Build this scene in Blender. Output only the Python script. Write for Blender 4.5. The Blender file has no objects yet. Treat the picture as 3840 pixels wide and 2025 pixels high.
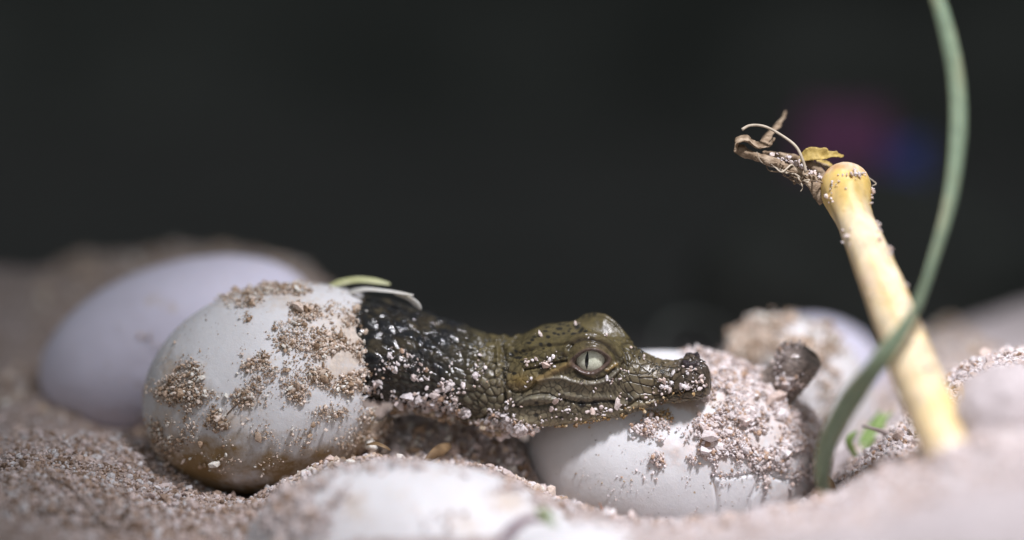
import bpy, math
import numpy as np
from mathutils import Vector

R = math.radians
CM = 0.01                     # the whole script counts in centimetres, Blender in metres
K = 0.005                     # cm per photograph pixel in the plane of focus
DIST = 50.0                   # lens to plane of focus, cm
PITCH = R(6.0)
scene = bpy.context.scene
col = scene.collection
rng = np.random.default_rng(11)

# ------------------------------------------------------------------ camera
FWD = np.array([0, math.cos(PITCH), -math.sin(PITCH)])
UP = np.array([0, math.sin(PITCH), math.cos(PITCH)])
RIGHT = np.array([1.0, 0, 0])
CAM = -FWD * DIST
cd = bpy.data.cameras.new('camera')
cam = bpy.data.objects.new('camera', cd); col.objects.link(cam)
cam.location = Vector(CAM * CM)
cam.rotation_euler = (math.pi / 2 - PITCH, 0, 0)
cd.sensor_width = 36; cd.lens = 36 * DIST / (3840 * K)
cd.clip_start = 0.02; cd.clip_end = 200
cd.dof.use_dof = True; cd.dof.focus_distance = (DIST - 0.1) * CM; cd.dof.aperture_fstop = 3.1
scene.camera = cam

# ------------------------------------------------------------------ world, lamp, exposure
w = bpy.data.worlds.new('World'); scene.world = w; w.use_nodes = True
nt = w.node_tree; bg = nt.nodes['Background']
sky = nt.nodes.new('ShaderNodeTexSky'); sky.sky_type = 'NISHITA'; sky.sun_disc = False
sky.sun_elevation = R(58); sky.sun_rotation = R(160)
hs_ = nt.nodes.new('ShaderNodeHueSaturation'); hs_.inputs['Saturation'].default_value = 0.2     # grey, clouded night
nt.links.new(sky.outputs[0], hs_.inputs['Color']); nt.links.new(hs_.outputs[0], bg.inputs[0]); bg.inputs[1].default_value = 0.062
sd = bpy.data.lights.new('sun', 'SUN'); sd.energy = 0.02; sd.angle = R(10)     # night: almost nothing of the sun is left
so = bpy.data.objects.new('sun', sd); col.objects.link(so); so.rotation_euler = (R(32), 0, R(20))
ld = bpy.data.lights.new('torch_beam', 'SPOT')                               # the torch held over the nest
ld.energy = 9.3; ld.color = (0.965, 0.95, 1.02); ld.spot_size = R(50); ld.spot_blend = 1.0; ld.shadow_soft_size = 0.022
lo = bpy.data.objects.new('torch_beam', ld); col.objects.link(lo)
LP = np.array([12.0, -18.3, 31.0]); LT = np.array([6.8, -1.4, -2.4])
lo.location = Vector(LP * CM)
lo.rotation_euler = Vector(LT - LP).to_track_quat('-Z', 'Y').to_euler()
vs = scene.view_settings
vs.view_transform = 'Standard'; vs.look = 'None'; vs.gamma = 1.0; vs.use_curve_mapping = False; vs.exposure = 0.0
scene.cycles.max_bounces = 8
scene.cycles.use_denoising = True

# ------------------------------------------------------------------ helpers
def at(u, v, d=0.0):
    """photograph pixel + depth behind the plane of focus (cm) -> place in cm"""
    s = K * (DIST + d) / DIST
    return RIGHT * (u - 1920) * s - UP * (v - 1012.5) * s + FWD * d

def project(P):
    Q = P - CAM
    dep = Q @ FWD
    return np.stack([1920 + (Q @ RIGHT) * DIST / dep / K, 1012.5 - (Q @ UP) * DIST / dep / K], 1), dep - DIST

def hash3(ix, iy, iz, seed):
    h = (ix * 374761393 + iy * 668265263 + iz * 2147483647 + seed * 974711) & 0x7fffffff
    h = ((h ^ (h >> 13)) * 1274126177) & 0x7fffffff
    h = ((h ^ (h >> 16)) * 69069) & 0x7fffffff
    return (h & 0xffff) / 65535.0

def noise3(P, seed=0):
    P = np.asarray(P, float); f = np.floor(P).astype(np.int64); t = P - f; t = t * t * (3 - 2 * t)
    out = 0
    for dx in (0, 1):
        for dy in (0, 1):
            for dz in (0, 1):
                wgt = (t[:, 0] if dx else 1 - t[:, 0]) * (t[:, 1] if dy else 1 - t[:, 1]) * (t[:, 2] if dz else 1 - t[:, 2])
                out = out + wgt * hash3(f[:, 0] + dx, f[:, 1] + dy, f[:, 2] + dz, seed)
    return out * 2 - 1

def fbm(P, scale, octs=4, seed=0):
    P = np.asarray(P, float); a = 1.0; s = 0; n = 0
    for o in range(octs):
        s = s + a * noise3(P * scale * 2 ** o + 17.3 * o, seed + o); n += a; a *= 0.5
    return s / n

def sstep(x, a, b):
    t = np.clip((x - a) / (b - a), 0, 1); return t * t * (3 - 2 * t)

def make_mesh(name, V, quads=None, tris=None, ngons=(), attrs=None, smooth=True):
    me = bpy.data.meshes.new(name)
    V = np.asarray(V, float) * CM
    loops = []; starts = []; totals = []; n = 0
    if quads is not None and len(quads):
        q = np.asarray(quads, np.int32); loops.append(q.ravel()); starts.append(n + np.arange(len(q)) * 4); totals.append(np.full(len(q), 4)); n += q.size
    if tris is not None and len(tris):
        q = np.asarray(tris, np.int32); loops.append(q.ravel()); starts.append(n + np.arange(len(q)) * 3); totals.append(np.full(len(q), 3)); n += q.size
    for g in ngons:
        q = np.asarray(g, np.int32); loops.append(q); starts.append(np.array([n])); totals.append(np.array([len(q)])); n += len(q)
    L = np.concatenate(loops).astype(np.int32); S = np.concatenate(starts).astype(np.int32); T = np.concatenate(totals).astype(np.int32)
    me.vertices.add(len(V)); me.vertices.foreach_set('co', V.astype(np.float32).ravel())
    me.loops.add(len(L)); me.loops.foreach_set('vertex_index', L)
    me.polygons.add(len(S)); me.polygons.foreach_set('loop_start', S); me.polygons.foreach_set('loop_total', T)
    me.polygons.foreach_set('use_smooth', np.full(len(S), smooth))
    for k, a in (attrs or {}).items():
        a = np.asarray(a, np.float32)
        if a.ndim == 1:
            at_ = me.attributes.new(k, 'FLOAT', 'POINT'); at_.data.foreach_set('value', a)
        else:
            if a.shape[1] == 3: a = np.concatenate([a, np.ones((len(a), 1), np.float32)], 1)
            at_ = me.attributes.new(k, 'FLOAT_COLOR', 'POINT'); at_.data.foreach_set('color', a.ravel())
    me.update(calc_edges=True); me.validate()
    return me

def put(name, V, mat, origin=None, parent=None, quads=None, tris=None, ngons=(), attrs=None, smooth=True,
        label=None, cat=None, group=None, kind=None):
    """one mesh object; V in world cm; origin is its base in cm (a child takes the parent's)"""
    if parent is not None: o0 = np.array(parent.location) / CM
    else: o0 = np.asarray(origin if origin is not None else V.mean(0), float)
    me = make_mesh(name, np.asarray(V) - o0, quads, tris, ngons, attrs, smooth)
    me.materials.append(mat)
    ob = bpy.data.objects.new(name, me); col.objects.link(ob)
    if parent is not None: ob.parent = parent
    else: ob.location = Vector(o0 * CM)
    tag(ob, label, cat, group, kind)
    return ob

def tag(o, label=None, cat=None, group=None, kind=None):
    if label: o['label'] = label
    if cat: o['category'] = cat
    if group: o['group'] = group
    if kind: o['kind'] = kind
    return o

def thing(name, origin, label, cat, group=None):
    o = bpy.data.objects.new(name, None); col.objects.link(o)
    o.location = Vector(np.asarray(origin) * CM); o.empty_display_size = 0.005
    return tag(o, label, cat, group)

def gridq(n, m, wrap=False):
    i = np.arange(n - 1)[:, None]; j = np.arange(m if wrap else m - 1)[None, :]
    a = i * m + j; b = i * m + (j + 1) % m; c = (i + 1) * m + (j + 1) % m; d = (i + 1) * m + j
    return np.stack([a, b, c, d], -1).reshape(-1, 4)

def grid_normals(G, wrap=False):
    dx = np.gradient(G, axis=0)
    if wrap: dy = (np.roll(G, -1, 1) - np.roll(G, 1, 1)) / 2
    else: dy = np.gradient(G, axis=1)
    N = np.cross(dx, dy); return N / (np.linalg.norm(N, axis=-1, keepdims=True) + 1e-12)

def spline(pts, n):
    """Catmull-Rom through points of any dimension"""
    P = np.asarray(pts, float); P = np.vstack([2 * P[0] - P[1], P, 2 * P[-1] - P[-2]])
    m = len(P) - 3; t = np.linspace(0, m - 1e-9, n); k = t.astype(int); f = (t - k)[:, None]
    a, b, c, d = P[k], P[k + 1], P[k + 2], P[k + 3]
    return 0.5 * (2 * b + (c - a) * f + (2 * a - 5 * b + 4 * c - d) * f ** 2 + (3 * b - 3 * c + d - a) * f ** 3)

def tube(path, rad, seg=10, flat=None, up=(0.1, -1, 0.3)):
    """closed tube along a path (cm); rad per point; flat = ratio of the second axis"""
    P = np.asarray(path, float); n = len(P); rad = np.broadcast_to(np.asarray(rad, float), (n,))
    T = np.gradient(P, axis=0); T /= np.linalg.norm(T, axis=1, keepdims=True)
    u = np.array(up, float); A = []; 
    for t in T:
        u = u - t * (u @ t); u /= np.linalg.norm(u); A.append(u.copy())
    A = np.array(A); B = np.cross(T, A)
    th = np.linspace(0, 2 * math.pi, seg, endpoint=False)
    fl = 1.0 if flat is None else flat
    V = P[:, None] + rad[:, None, None] * (np.cos(th)[None, :, None] * B[:, None] + fl * np.sin(th)[None, :, None] * A[:, None])
    q = gridq(n, seg, True)
    caps = [list(range(seg))[::-1], [(n - 1) * seg + i for i in range(seg)]]
    return V.reshape(-1, 3), q, caps

def ribbon(path, width, side, thick=0.012, cup=0.0, seg=6):
    """a thin closed blade: path (cm), width per point, side = direction of its width per point"""
    P = np.asarray(path, float); n = len(P); width = np.broadcast_to(np.asarray(width, float), (n,))
    T = np.gradient(P, axis=0); T /= np.linalg.norm(T, axis=1, keepdims=True)
    S = np.broadcast_to(np.asarray(side, float), (n, 3)); S = S - T * (S * T).sum(1, keepdims=True); S = S / np.linalg.norm(S, axis=1, keepdims=True)
    N = np.cross(T, S)
    t = np.linspace(-1, 1, seg)
    top = P[:, None] + S[:, None] * (width[:, None, None] * 0.5 * t[None, :, None]) + N[:, None] * (cup * width[:, None, None] * (t ** 2)[None, :, None])
    th = (thick * (1 - 0.7 * t ** 2))[None, :, None]
    ring = np.concatenate([top + N[:, None] * th * 0.5, (top - N[:, None] * th * 0.5)[:, ::-1]], 1)
    m = ring.shape[1]
    return ring.reshape(-1, 3), gridq(n, m, True), [list(range(m))[::-1], [(n - 1) * m + i for i in range(m)]]

# ------------------------------------------------------------------ materials
def material(name):
    m = bpy.data.materials.new(name); m.use_nodes = True
    n = m.node_tree.nodes; b = n['Principled BSDF']
    return m, n, m.node_tree.links, b

def coord(n, l, scale=1.0, stretch=None):
    tc = n.new('ShaderNodeTexCoord'); mp = n.new('ShaderNodeMapping')
    s = 100.0 * scale
    mp.inputs['Scale'].default_value = (s, s, s) if stretch is None else tuple(s * k for k in stretch)
    l.new(tc.outputs['Object'], mp.inputs['Vector']); return mp.outputs[0]

def nz(n, l, vec, scale, detail=4, rough=0.55):
    t = n.new('ShaderNodeTexNoise'); t.inputs['Scale'].default_value = scale; t.inputs['Detail'].default_value = detail
    t.inputs['Roughness'].default_value = rough; l.new(vec, t.inputs['Vector']); return t.outputs['Fac']

def ramp(n, l, fac, stops):
    r = n.new('ShaderNodeValToRGB'); e = r.color_ramp.elements
    while len(e) < len(stops): e.new(0.5)
    for k, (p, c) in enumerate(stops): e[k].position = p; e[k].color = (*c, 1) if len(c) == 3 else c
    l.new(fac, r.inputs[0]); return r.outputs[0]

def mixc(n, l, fac, a, b, mode='MIX'):
    m = n.new('ShaderNodeMix'); m.data_type = 'RGBA'; m.blend_type = mode
    for s, x in ((0, fac), (6, a), (7, b)):
        if hasattr(x, 'is_linked') or hasattr(x, 'links'): l.new(x, m.inputs[s])
        else: m.inputs[s].default_value = x if s == 0 else (*x, 1)
    return m.outputs[2]

def bump(n, l, b, h, strength, dist, prev=None):
    bp = n.new('ShaderNodeBump'); bp.inputs['Strength'].default_value = strength; bp.inputs['Distance'].default_value = dist * CM
    l.new(h, bp.inputs['Height'])
    if prev is not None: l.new(prev, bp.inputs['Normal'])
    l.new(bp.outputs[0], b.inputs['Normal']); return bp.outputs[0]

def attr(n, name):
    a = n.new('ShaderNodeAttribute'); a.attribute_name = name; return a

def mat_skin():
    m, n, l, b = material('wet_scaly_skin')
    v = coord(n, l)
    a = attr(n, 'col')
    f = nz(n, l, v, 9, 5)
    var = ramp(n, l, f, [(0.3, (0.72, 0.72, 0.72)), (0.7, (1.25, 1.22, 1.15))])
    l.new(mixc(n, l, 1.0, a.outputs['Color'], var, 'MULTIPLY'), b.inputs['Base Color'])
    wet = attr(n, 'wet')
    mr = n.new('ShaderNodeMapRange'); mr.inputs[3].default_value = 0.46; mr.inputs[4].default_value = 0.09
    l.new(wet.outputs['Fac'], mr.inputs[0]); l.new(mr.outputs[0], b.inputs['Roughness'])
    b.inputs['Specular IOR Level'].default_value = 0.5
    h = nz(n, l, v, 38, 3); p = bump(n, l, b, h, 0.35, 0.012)
    return m

def mat_shell(name, tint=(0.74, 0.73, 0.735), stain=(0.30, 0.20, 0.09), fleck=0.0, cake=(0.62, 0.52, 0.43)):
    m, n, l, b = material(name)
    v = coord(n, l)
    s = attr(n, 'stain')
    base = mixc(n, l, ramp(n, l, nz(n, l, v, 1.1, 6, 0.6), [(0.3, (0, 0, 0)), (0.7, (1, 1, 1))]), tuple(t * k for t, k in zip(tint, (0.86, 0.85, 0.84))), tint)
    base = mixc(n, l, ramp(n, l, nz(n, l, coord(n, l, 1.0, (1, 3.2, 1)), 2.6, 6, 0.7), [(0.42, (0, 0, 0)), (0.5, (0.5, 0.5, 0.5)), (0.58, (0, 0, 0))]), base, tuple(t * 0.9 for t in tint))
    f1 = nz(n, l, v, 2.2, 7, 0.62)
    ad = n.new('ShaderNodeMath'); ad.operation = 'ADD'; l.new(f1, ad.inputs[0]); l.new(s.outputs['Fac'], ad.inputs[1])
    msk = ramp(n, l, ad.outputs[0], [(0.66, (0, 0, 0)), (0.80, (0.55, 0.55, 0.55)), (0.95, (1, 1, 1))])
    c = mixc(n, l, msk, base, stain)
    sp = ramp(n, l, nz(n, l, v, 9, 3, 0.6), [(0.68 - fleck, (0, 0, 0)), (0.74 - fleck, (1, 1, 1))])
    c = mixc(n, l, sp, c, (0.44, 0.33, 0.22))
    sp2 = ramp(n, l, nz(n, l, coord(n, l, 1.7), 7, 2, 0.5), [(0.73, (0, 0, 0)), (0.76, (1, 1, 1))])
    c = mixc(n, l, sp2, c, (0.16, 0.12, 0.09))
    ck = attr(n, 'cake'); a2 = n.new('ShaderNodeMath'); a2.operation = 'ADD'; l.new(nz(n, l, v, 6, 6, 0.65), a2.inputs[0]); l.new(ck.outputs['Fac'], a2.inputs[1])
    km = ramp(n, l, a2.outputs[0], [(0.68, (0, 0, 0)), (0.80, (0.35, 0.35, 0.35)), (1.0, (0.9, 0.9, 0.9))])
    c = mixc(n, l, km, c, mixc(n, l, nz(n, l, v, 12, 5, 0.6), tuple(k * 0.45 for k in cake), tuple(k * 1.35 for k in cake)))
    l.new(c, b.inputs['Base Color'])
    b.inputs['Roughness'].default_value = 0.5; b.inputs['Specular IOR Level'].default_value = 0.35
    b.inputs['Subsurface Weight'].default_value = 0.25; b.inputs['Subsurface Radius'].default_value = (1, 0.75, 0.6); b.inputs['Subsurface Scale'].default_value = 0.0018
    p = bump(n, l, b, nz(n, l, v, 2.5, 4), 0.25, 0.05); p = bump(n, l, b, nz(n, l, v, 9, 5, 0.65), 0.3, 0.02, p); bump(n, l, b, nz(n, l, v, 30, 3), 0.4, 0.01, p)
    return m

def mat_grain():
    m, n, l, b = material('sand_grain')
    a = attr(n, 'col'); v = coord(n, l)
    l.new(mixc(n, l, 1.0, a.outputs['Color'], ramp(n, l, nz(n, l, v, 22, 3), [(0.3, (0.75, 0.74, 0.72)), (0.7, (1.1, 1.1, 1.1))]), 'MULTIPLY'), b.inputs['Base Color'])
    b.inputs['Roughness'].default_value = 0.6; b.inputs['Specular IOR Level'].default_value = 0.4
    b.inputs['Subsurface Weight'].default_value = 0.12; b.inputs['Subsurface Radius'].default_value = (1, 0.7, 0.5); b.inputs['Subsurface Scale'].default_value = 0.0006
    bump(n, l, b, nz(n, l, v, 45, 2), 0.5, 0.01)
    return m

def mat_sand():
    m, n, l, b = material('sand')
    v = coord(n, l)
    big = nz(n, l, v, 0.7, 5); mid = nz(n, l, v, 5, 6, 0.65); fine = nz(n, l, v, 20, 4, 0.6)
    c = ramp(n, l, mid, [(0.28, (0.26, 0.19, 0.155)), (0.45, (0.46, 0.375, 0.34)), (0.62, (0.64, 0.56, 0.54)), (0.75, (0.72, 0.65, 0.64))])
    c = mixc(n, l, ramp(n, l, big, [(0.35, (0, 0, 0)), (0.7, (0.6, 0.6, 0.6))]), c, (0.50, 0.40, 0.34))
    c = mixc(n, l, ramp(n, l, fine, [(0.25, (0.7, 0.7, 0.7)), (0.42, (0, 0, 0))]), c, (0.17, 0.11, 0.075))
    lamp_side = attr(n, 'dry'); dsc = n.new('ShaderNodeMix'); dsc.data_type = 'RGBA'  # 'dry' carries lamp falloff painted into the sand: paler on the lit side
    l.new(lamp_side.outputs['Fac'], dsc.inputs[0]); l.new(c, dsc.inputs[6]); l.new(mixc(n, l, 0.62, c, (0.80, 0.73, 0.74)), dsc.inputs[7]); c = dsc.outputs[2]
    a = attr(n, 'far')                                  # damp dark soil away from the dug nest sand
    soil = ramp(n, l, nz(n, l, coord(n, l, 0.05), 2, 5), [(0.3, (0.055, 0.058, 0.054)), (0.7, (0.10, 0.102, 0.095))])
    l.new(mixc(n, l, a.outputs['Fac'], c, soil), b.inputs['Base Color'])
    b.inputs['Roughness'].default_value = 0.9; b.inputs['Specular IOR Level'].default_value = 0.15
    p = bump(n, l, b, mid, 0.7, 0.12); bump(n, l, b, fine, 0.8, 0.04, p)
    return m

def mat_plain(name, stops, scale=4, rough=0.6, stretch=None, spec=0.3, bmp=0.3, bdist=0.02, sss=0.0, trans=0.0):
    m, n, l, b = material(name)
    v = coord(n, l, 1.0, stretch)
    f = nz(n, l, v, scale, 5)
    l.new(ramp(n, l, f, stops), b.inputs['Base Color'])
    b.inputs['Roughness'].default_value = rough; b.inputs['Specular IOR Level'].default_value = spec
    if sss:
        b.inputs['Subsurface Weight'].default_value = sss; b.inputs['Subsurface Radius'].default_value = (1, 0.7, 0.35); b.inputs['Subsurface Scale'].default_value = 0.0012
    bump(n, l, b, nz(n, l, v, scale * 3, 4), bmp, bdist)
    return m

def mat_attr(name, rough=0.5, spec=0.3, sss=0.0, bscale=12, bmp=0.3, stretch=None, coat=0.0):
    m, n, l, b = material(name)
    a = attr(n, 'col'); v = coord(n, l, 1.0, stretch)
    l.new(mixc(n, l, 1.0, a.outputs['Color'], ramp(n, l, nz(n, l, v, bscale * 0.5, 5), [(0.3, (0.8, 0.8, 0.8)), (0.7, (1.15, 1.15, 1.15))]), 'MULTIPLY'), b.inputs['Base Color'])
    b.inputs['Roughness'].default_value = rough; b.inputs['Specular IOR Level'].default_value = spec
    if coat: b.inputs['Coat Weight'].default_value = coat; b.inputs['Coat Roughness'].default_value = 0.03
    if sss:
        b.inputs['Subsurface Weight'].default_value = sss; b.inputs['Subsurface Radius'].default_value = (1, 0.7, 0.35); b.inputs['Subsurface Scale'].default_value = 0.0012
    bump(n, l, b, nz(n, l, v, bscale, 4), bmp, 0.012)
    return m

SKIN = mat_skin()
SHELL = mat_shell('egg_shell')
SHELL_PINK = mat_shell('egg_shell_pink_crust', (0.76, 0.75, 0.755), (0.42, 0.27, 0.15), 0.0, (0.68, 0.58, 0.54))
SHELL_BACK = mat_shell('egg_shell_bluish', (0.72, 0.70, 0.82))
SHELL_DIRTY = mat_shell('egg_shell_sandy', (0.74, 0.72, 0.72), (0.34, 0.25, 0.14), 0.06)
GRAIN = mat_grain(); SAND = mat_sand()

# ------------------------------------------------------------------ ground sheet
CTRL = [  # (u, v, depth) seen in the photograph, or hidden hollows
    (-300, 1350, 6), (-300, 1700, 1), (-300, 2000, -4), (60, 1450, 5), (120, 1600, 2.5), (350, 1640, 2.5), (560, 1660, 3.4),
    (200, 1760, -0.5), (420, 1830, -1.0), (150, 2000, -3.2), (450, 2010, -3.0), (640, 1830, 0.2), (620, 1700, 1.5), (760, 1900, -0.6), (900, 1905, -0.5),
    (860, 1850, 1.5), (1000, 1880, 1.2), (1000, 2000, -2.4), (1150, 1850, -1.2), (1080, 1960, -2.6), (1130, 1800, -0.2), (1260, 1735, -0.3), (1400, 1725, -0.4),
    (1560, 1745, -0.5), (1720, 1745, -0.4), (1860, 1745, -0.3), (1960, 1800, -0.3), (2060, 1880, -0.6), (2200, 1915, -0.9), (1480, 1800, 0.7), (1700, 1815, 0.6), (1850, 1830, 0.6),
    (1480, 1590, 2.0), (1650, 1600, 1.9), (1820, 1630, 1.6), (1950, 1660, 1.7), (1480, 1560, 3.0), (1700, 1580, 3.0), (1900, 1620, 3.0), (2400, 1980, -0.6), (2700, 1985, -0.6), (2950, 1955, -0.6), (2350, 1972, -3), (2650, 1950, -3.4), (2950, 1895, -3.4),
    (2200, 2060, -4.5), (2500, 2030, -6), (2900, 1985, -6), (1600, 2100, -6), (1100, 2100, -5),
    (3050, 1920, -0.8), (3120, 1880, -1.0), (3210, 1815, -0.9), (3320, 1745, -1.1), (3430, 1640, -0.2), (3370, 1600, 0.4), (3520, 1480, 0.5), (3640, 1345, 0.9), (3760, 1335, 1.0), (3950, 1330, 1),
    (3180, 1760, 1.6), (3280, 1720, 1.8), (3130, 1680, 3.5),
    (3560, 1705, -6.2), (3450, 1735, -6.0), (3700, 1680, -6.5), (3520, 1715, -5.2), (3250, 1800, -3.2), (3420, 1735, -4.2), (3600, 1690, -5), (3780, 1660, -5), (3300, 1880, -6), (3600, 1790, -7.5), (3000, 1990, -8), (3900, 1700, -8), (3300, 2000, -10), (2500, 2100, -10), (1500, 2200, -10), (500, 2150, -8),
    (120, 1010, 12), (-300, 1030, 12), (500, 950, 12), (800, 935, 11.5), (1000, 955, 11), (1180, 1040, 10.5), (1350, 1190, 10), (550, 1500, 8), (900, 1420, 8.5), (1200, 1400, 8),
    (300, 1150, 9), (3300, 1560, 6), (3600, 1320, 8), (3900, 1300, 9), (3100, 1560, 8), (3500, 1260, 14), (3800, 1150, 14), (2900, 1480, 10),
]
hid = [(x, y, z) for x in (-2.5, 0, 2.5, 4.5) for y, z in ((6.5, -4.6), (10, -4.8), (14, -5.6))] + \
      [(x, 18, -5) for x in (-14, -8, 0, 8)] + [(14, 20, -4.2), (-14, 16, -3.2)] + [(x, 26, -6) for x in (-18, -9, 0, 9, 18)] + [(x, -16, -4.0) for x in (-14, 0, 14)] + \
      [(-20, y, -4) for y in (-8, 0, 10)] + [(20, y, -3) for y in (-8, 0, 10)] + [(-5.2, 1.5, -4.6), (3.2, 1.9, -6.2), (1.5, 1.9, -5.8), (4.8, 1.9, -5.8)]
CP = np.array([at(*c) for c in CTRL] + hid)

def tps_fit(XY, Z, lam=0.02):
    d = np.linalg.norm(XY[:, None] - XY[None], axis=-1); n = len(XY)
    Kk = d ** 2 * np.log(d + 1e-9) + lam * np.eye(n) * n * 0.1
    Pm = np.c_[np.ones(n), XY]
    A = np.block([[Kk, Pm], [Pm.T, np.zeros((3, 3))]])
    return np.linalg.solve(A, np.r_[Z, 0, 0, 0])
TW = tps_fit(CP[:, :2], CP[:, 2])
def ground_base(x, y):
    out = np.zeros(len(x))
    for s in range(0, len(x), 20000):
        X = np.stack([x[s:s + 20000], y[s:s + 20000]], 1)
        d = np.linalg.norm(X[:, None] - CP[None, :, :2], axis=-1)
        out[s:s + 20000] = (d ** 2 * np.log(d + 1e-9)) @ TW[:-3] + TW[-3] + X @ TW[-2:]
    f = sstep(np.maximum(np.abs(x) / 20.0, np.maximum((y - 6) / 20.0, (-y) / 16.0)), 0.85, 1.15)
    out = np.clip(out, -8, 1.5)
    return out * (1 - f) + f * (-6.0)
def ground_z(x, y):
    P = np.stack([x, y, np.zeros_like(x)], 1)
    z = ground_base(x, y)
    near = 1 - sstep(np.hypot(x, y - 2), 18, 30)
    z = z + 0.16 * fbm(P, 0.9, 3, 3) + near * (0.10 * fbm(P, 3.2, 3, 5) + 0.05 * fbm(P, 11, 2, 9))
    far = sstep(np.hypot(x, y), 40, 200)
    z = z + far * (4 * fbm(P, 0.03, 3, 21))
    return z
def axis(lo, hi, step, ends):
    core = np.arange(lo, hi + 1e-6, step); out = [core]
    g = step; a = hi; r = []
    while a < ends: g *= 1.16; a += g; r.append(a)
    g = step; a = lo; le = []
    while a > -ends: g *= 1.16; a -= g; le.append(a)
    return np.concatenate([le[::-1], core, r])
gx = axis(-11.5, 11.5, 0.075, 3000); gy = axis(-8, 13, 0.075, 3000)
XX, YY = np.meshgrid(gx, gy, indexing='ij')
zz = ground_z(XX.ravel(), YY.ravel())
GV = np.stack([XX.ravel(), YY.ravel(), zz], 1)
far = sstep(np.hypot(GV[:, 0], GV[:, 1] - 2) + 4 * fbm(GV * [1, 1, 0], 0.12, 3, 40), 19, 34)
dry = sstep(GV[:, 0] + 1.2 * fbm(GV, 0.5, 3, 44), 0.0, 4.5)  # painted lamp falloff: sand colour grows paler towards the right
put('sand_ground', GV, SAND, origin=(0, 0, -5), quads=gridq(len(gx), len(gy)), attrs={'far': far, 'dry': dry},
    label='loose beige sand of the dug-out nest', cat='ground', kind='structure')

# dark earth bank closing the view behind the nest
bx = np.linspace(-900, 900, 240); bt = np.linspace(0, 1, 60)
BX, BT = np.meshgrid(bx, bt, indexing='ij')
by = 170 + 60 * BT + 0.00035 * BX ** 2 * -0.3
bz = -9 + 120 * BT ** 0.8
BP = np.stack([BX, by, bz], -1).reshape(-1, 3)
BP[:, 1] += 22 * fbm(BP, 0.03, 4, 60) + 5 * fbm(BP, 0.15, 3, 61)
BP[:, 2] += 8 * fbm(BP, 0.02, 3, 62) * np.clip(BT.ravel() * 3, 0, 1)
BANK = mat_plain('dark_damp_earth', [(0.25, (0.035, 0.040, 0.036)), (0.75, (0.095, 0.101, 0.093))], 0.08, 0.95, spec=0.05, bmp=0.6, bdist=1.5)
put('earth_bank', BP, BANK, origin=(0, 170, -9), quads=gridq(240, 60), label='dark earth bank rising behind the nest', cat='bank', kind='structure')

# ------------------------------------------------------------------ grains
def icosa():
    p = (1 + 5 ** 0.5) / 2
    V = np.array([(-1, p, 0), (1, p, 0), (-1, -p, 0), (1, -p, 0), (0, -1, p), (0, 1, p), (0, -1, -p), (0, 1, -p), (p, 0, -1), (p, 0, 1), (-p, 0, -1), (-p, 0, 1)], float)
    F = np.array([(0, 11, 5), (0, 5, 1), (0, 1, 7), (0, 7, 10), (0, 10, 11), (1, 5, 9), (5, 11, 4), (11, 10, 2), (10, 7, 6), (7, 1, 8), (3, 9, 4), (3, 4, 2), (3, 2, 6), (3, 6, 8), (3, 8, 9), (4, 9, 5), (2, 4, 11), (6, 2, 10), (8, 6, 7), (9, 8, 1)])
    return V / np.linalg.norm(V[0]), F
ICV, ICF = icosa()
PAL_PALE = np.array([(0.74, 0.66, 0.65), (0.80, 0.75, 0.75), (0.70, 0.59, 0.56), (0.64, 0.51, 0.45), (0.74, 0.64, 0.60), (0.78, 0.72, 0.72), (0.76, 0.68, 0.67), (0.50, 0.34, 0.24)])
PAL_TAN = np.array([(0.56, 0.45, 0.33), (0.66, 0.56, 0.45), (0.48, 0.36, 0.25), (0.72, 0.63, 0.53), (0.38, 0.27, 0.17), (0.60, 0.49, 0.38), (0.25, 0.17, 0.10)])
PAL_TAN = np.clip(PAL_TAN * [1.24, 1.25, 1.36], 0, 0.82)
PAL_GREY = PAL_TAN * [0.86, 0.86, 0.95]
PAL_DARK = np.array([(0.34, 0.24, 0.15), (0.45, 0.33, 0.22), (0.26, 0.17, 0.10), (0.52, 0.42, 0.31), (0.18, 0.12, 0.07)])
PAL_OCHRE = np.array([(0.42, 0.27, 0.11), (0.50, 0.34, 0.16), (0.34, 0.21, 0.09), (0.58, 0.45, 0.28), (0.25, 0.15, 0.07)])
def grains(P, N, size, pal, lift=0.25, seed=0):
    """vertices, triangles and colours of irregular crumbs at points P (cm) with normals N"""
    r = np.random.default_rng(seed); n = len(P); size = np.broadcast_to(size, (n,))
    q = r.normal(size=(n, 4)); q /= np.linalg.norm(q, axis=1, keepdims=True)
    a, b, c, d = q.T
    M = np.stack([1 - 2 * (c * c + d * d), 2 * (b * c - a * d), 2 * (b * d + a * c), 2 * (b * c + a * d), 1 - 2 * (b * b + d * d), 2 * (c * d - a * b), 2 * (b * d - a * c), 2 * (c * d + a * b), 1 - 2 * (b * b + c * c)], 1).reshape(n, 3, 3)
    ax = np.stack([r.uniform(0.7, 1.5, n), r.uniform(0.6, 1.05, n), r.uniform(0.4, 0.9, n)], 1)
    loc = ICV[None] * r.uniform(0.65, 1.25, (n, 12, 1)) * ax[:, None] * (size * 0.5)[:, None, None]
    V = np.einsum('nij,nkj->nki', M, loc) + (P + N * (size * lift)[:, None])[:, None]
    F = ICF[None] + (np.arange(n) * 12)[:, None, None]
    C = pal[r.integers(0, len(pal), n)] * r.uniform(0.8, 1.12, (n, 1))
    C = np.repeat(C[:, None], 12, 1)
    return V.reshape(-1, 3), F.reshape(-1, 3), np.clip(C, 0, 0.9).reshape(-1, 3)
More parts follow.
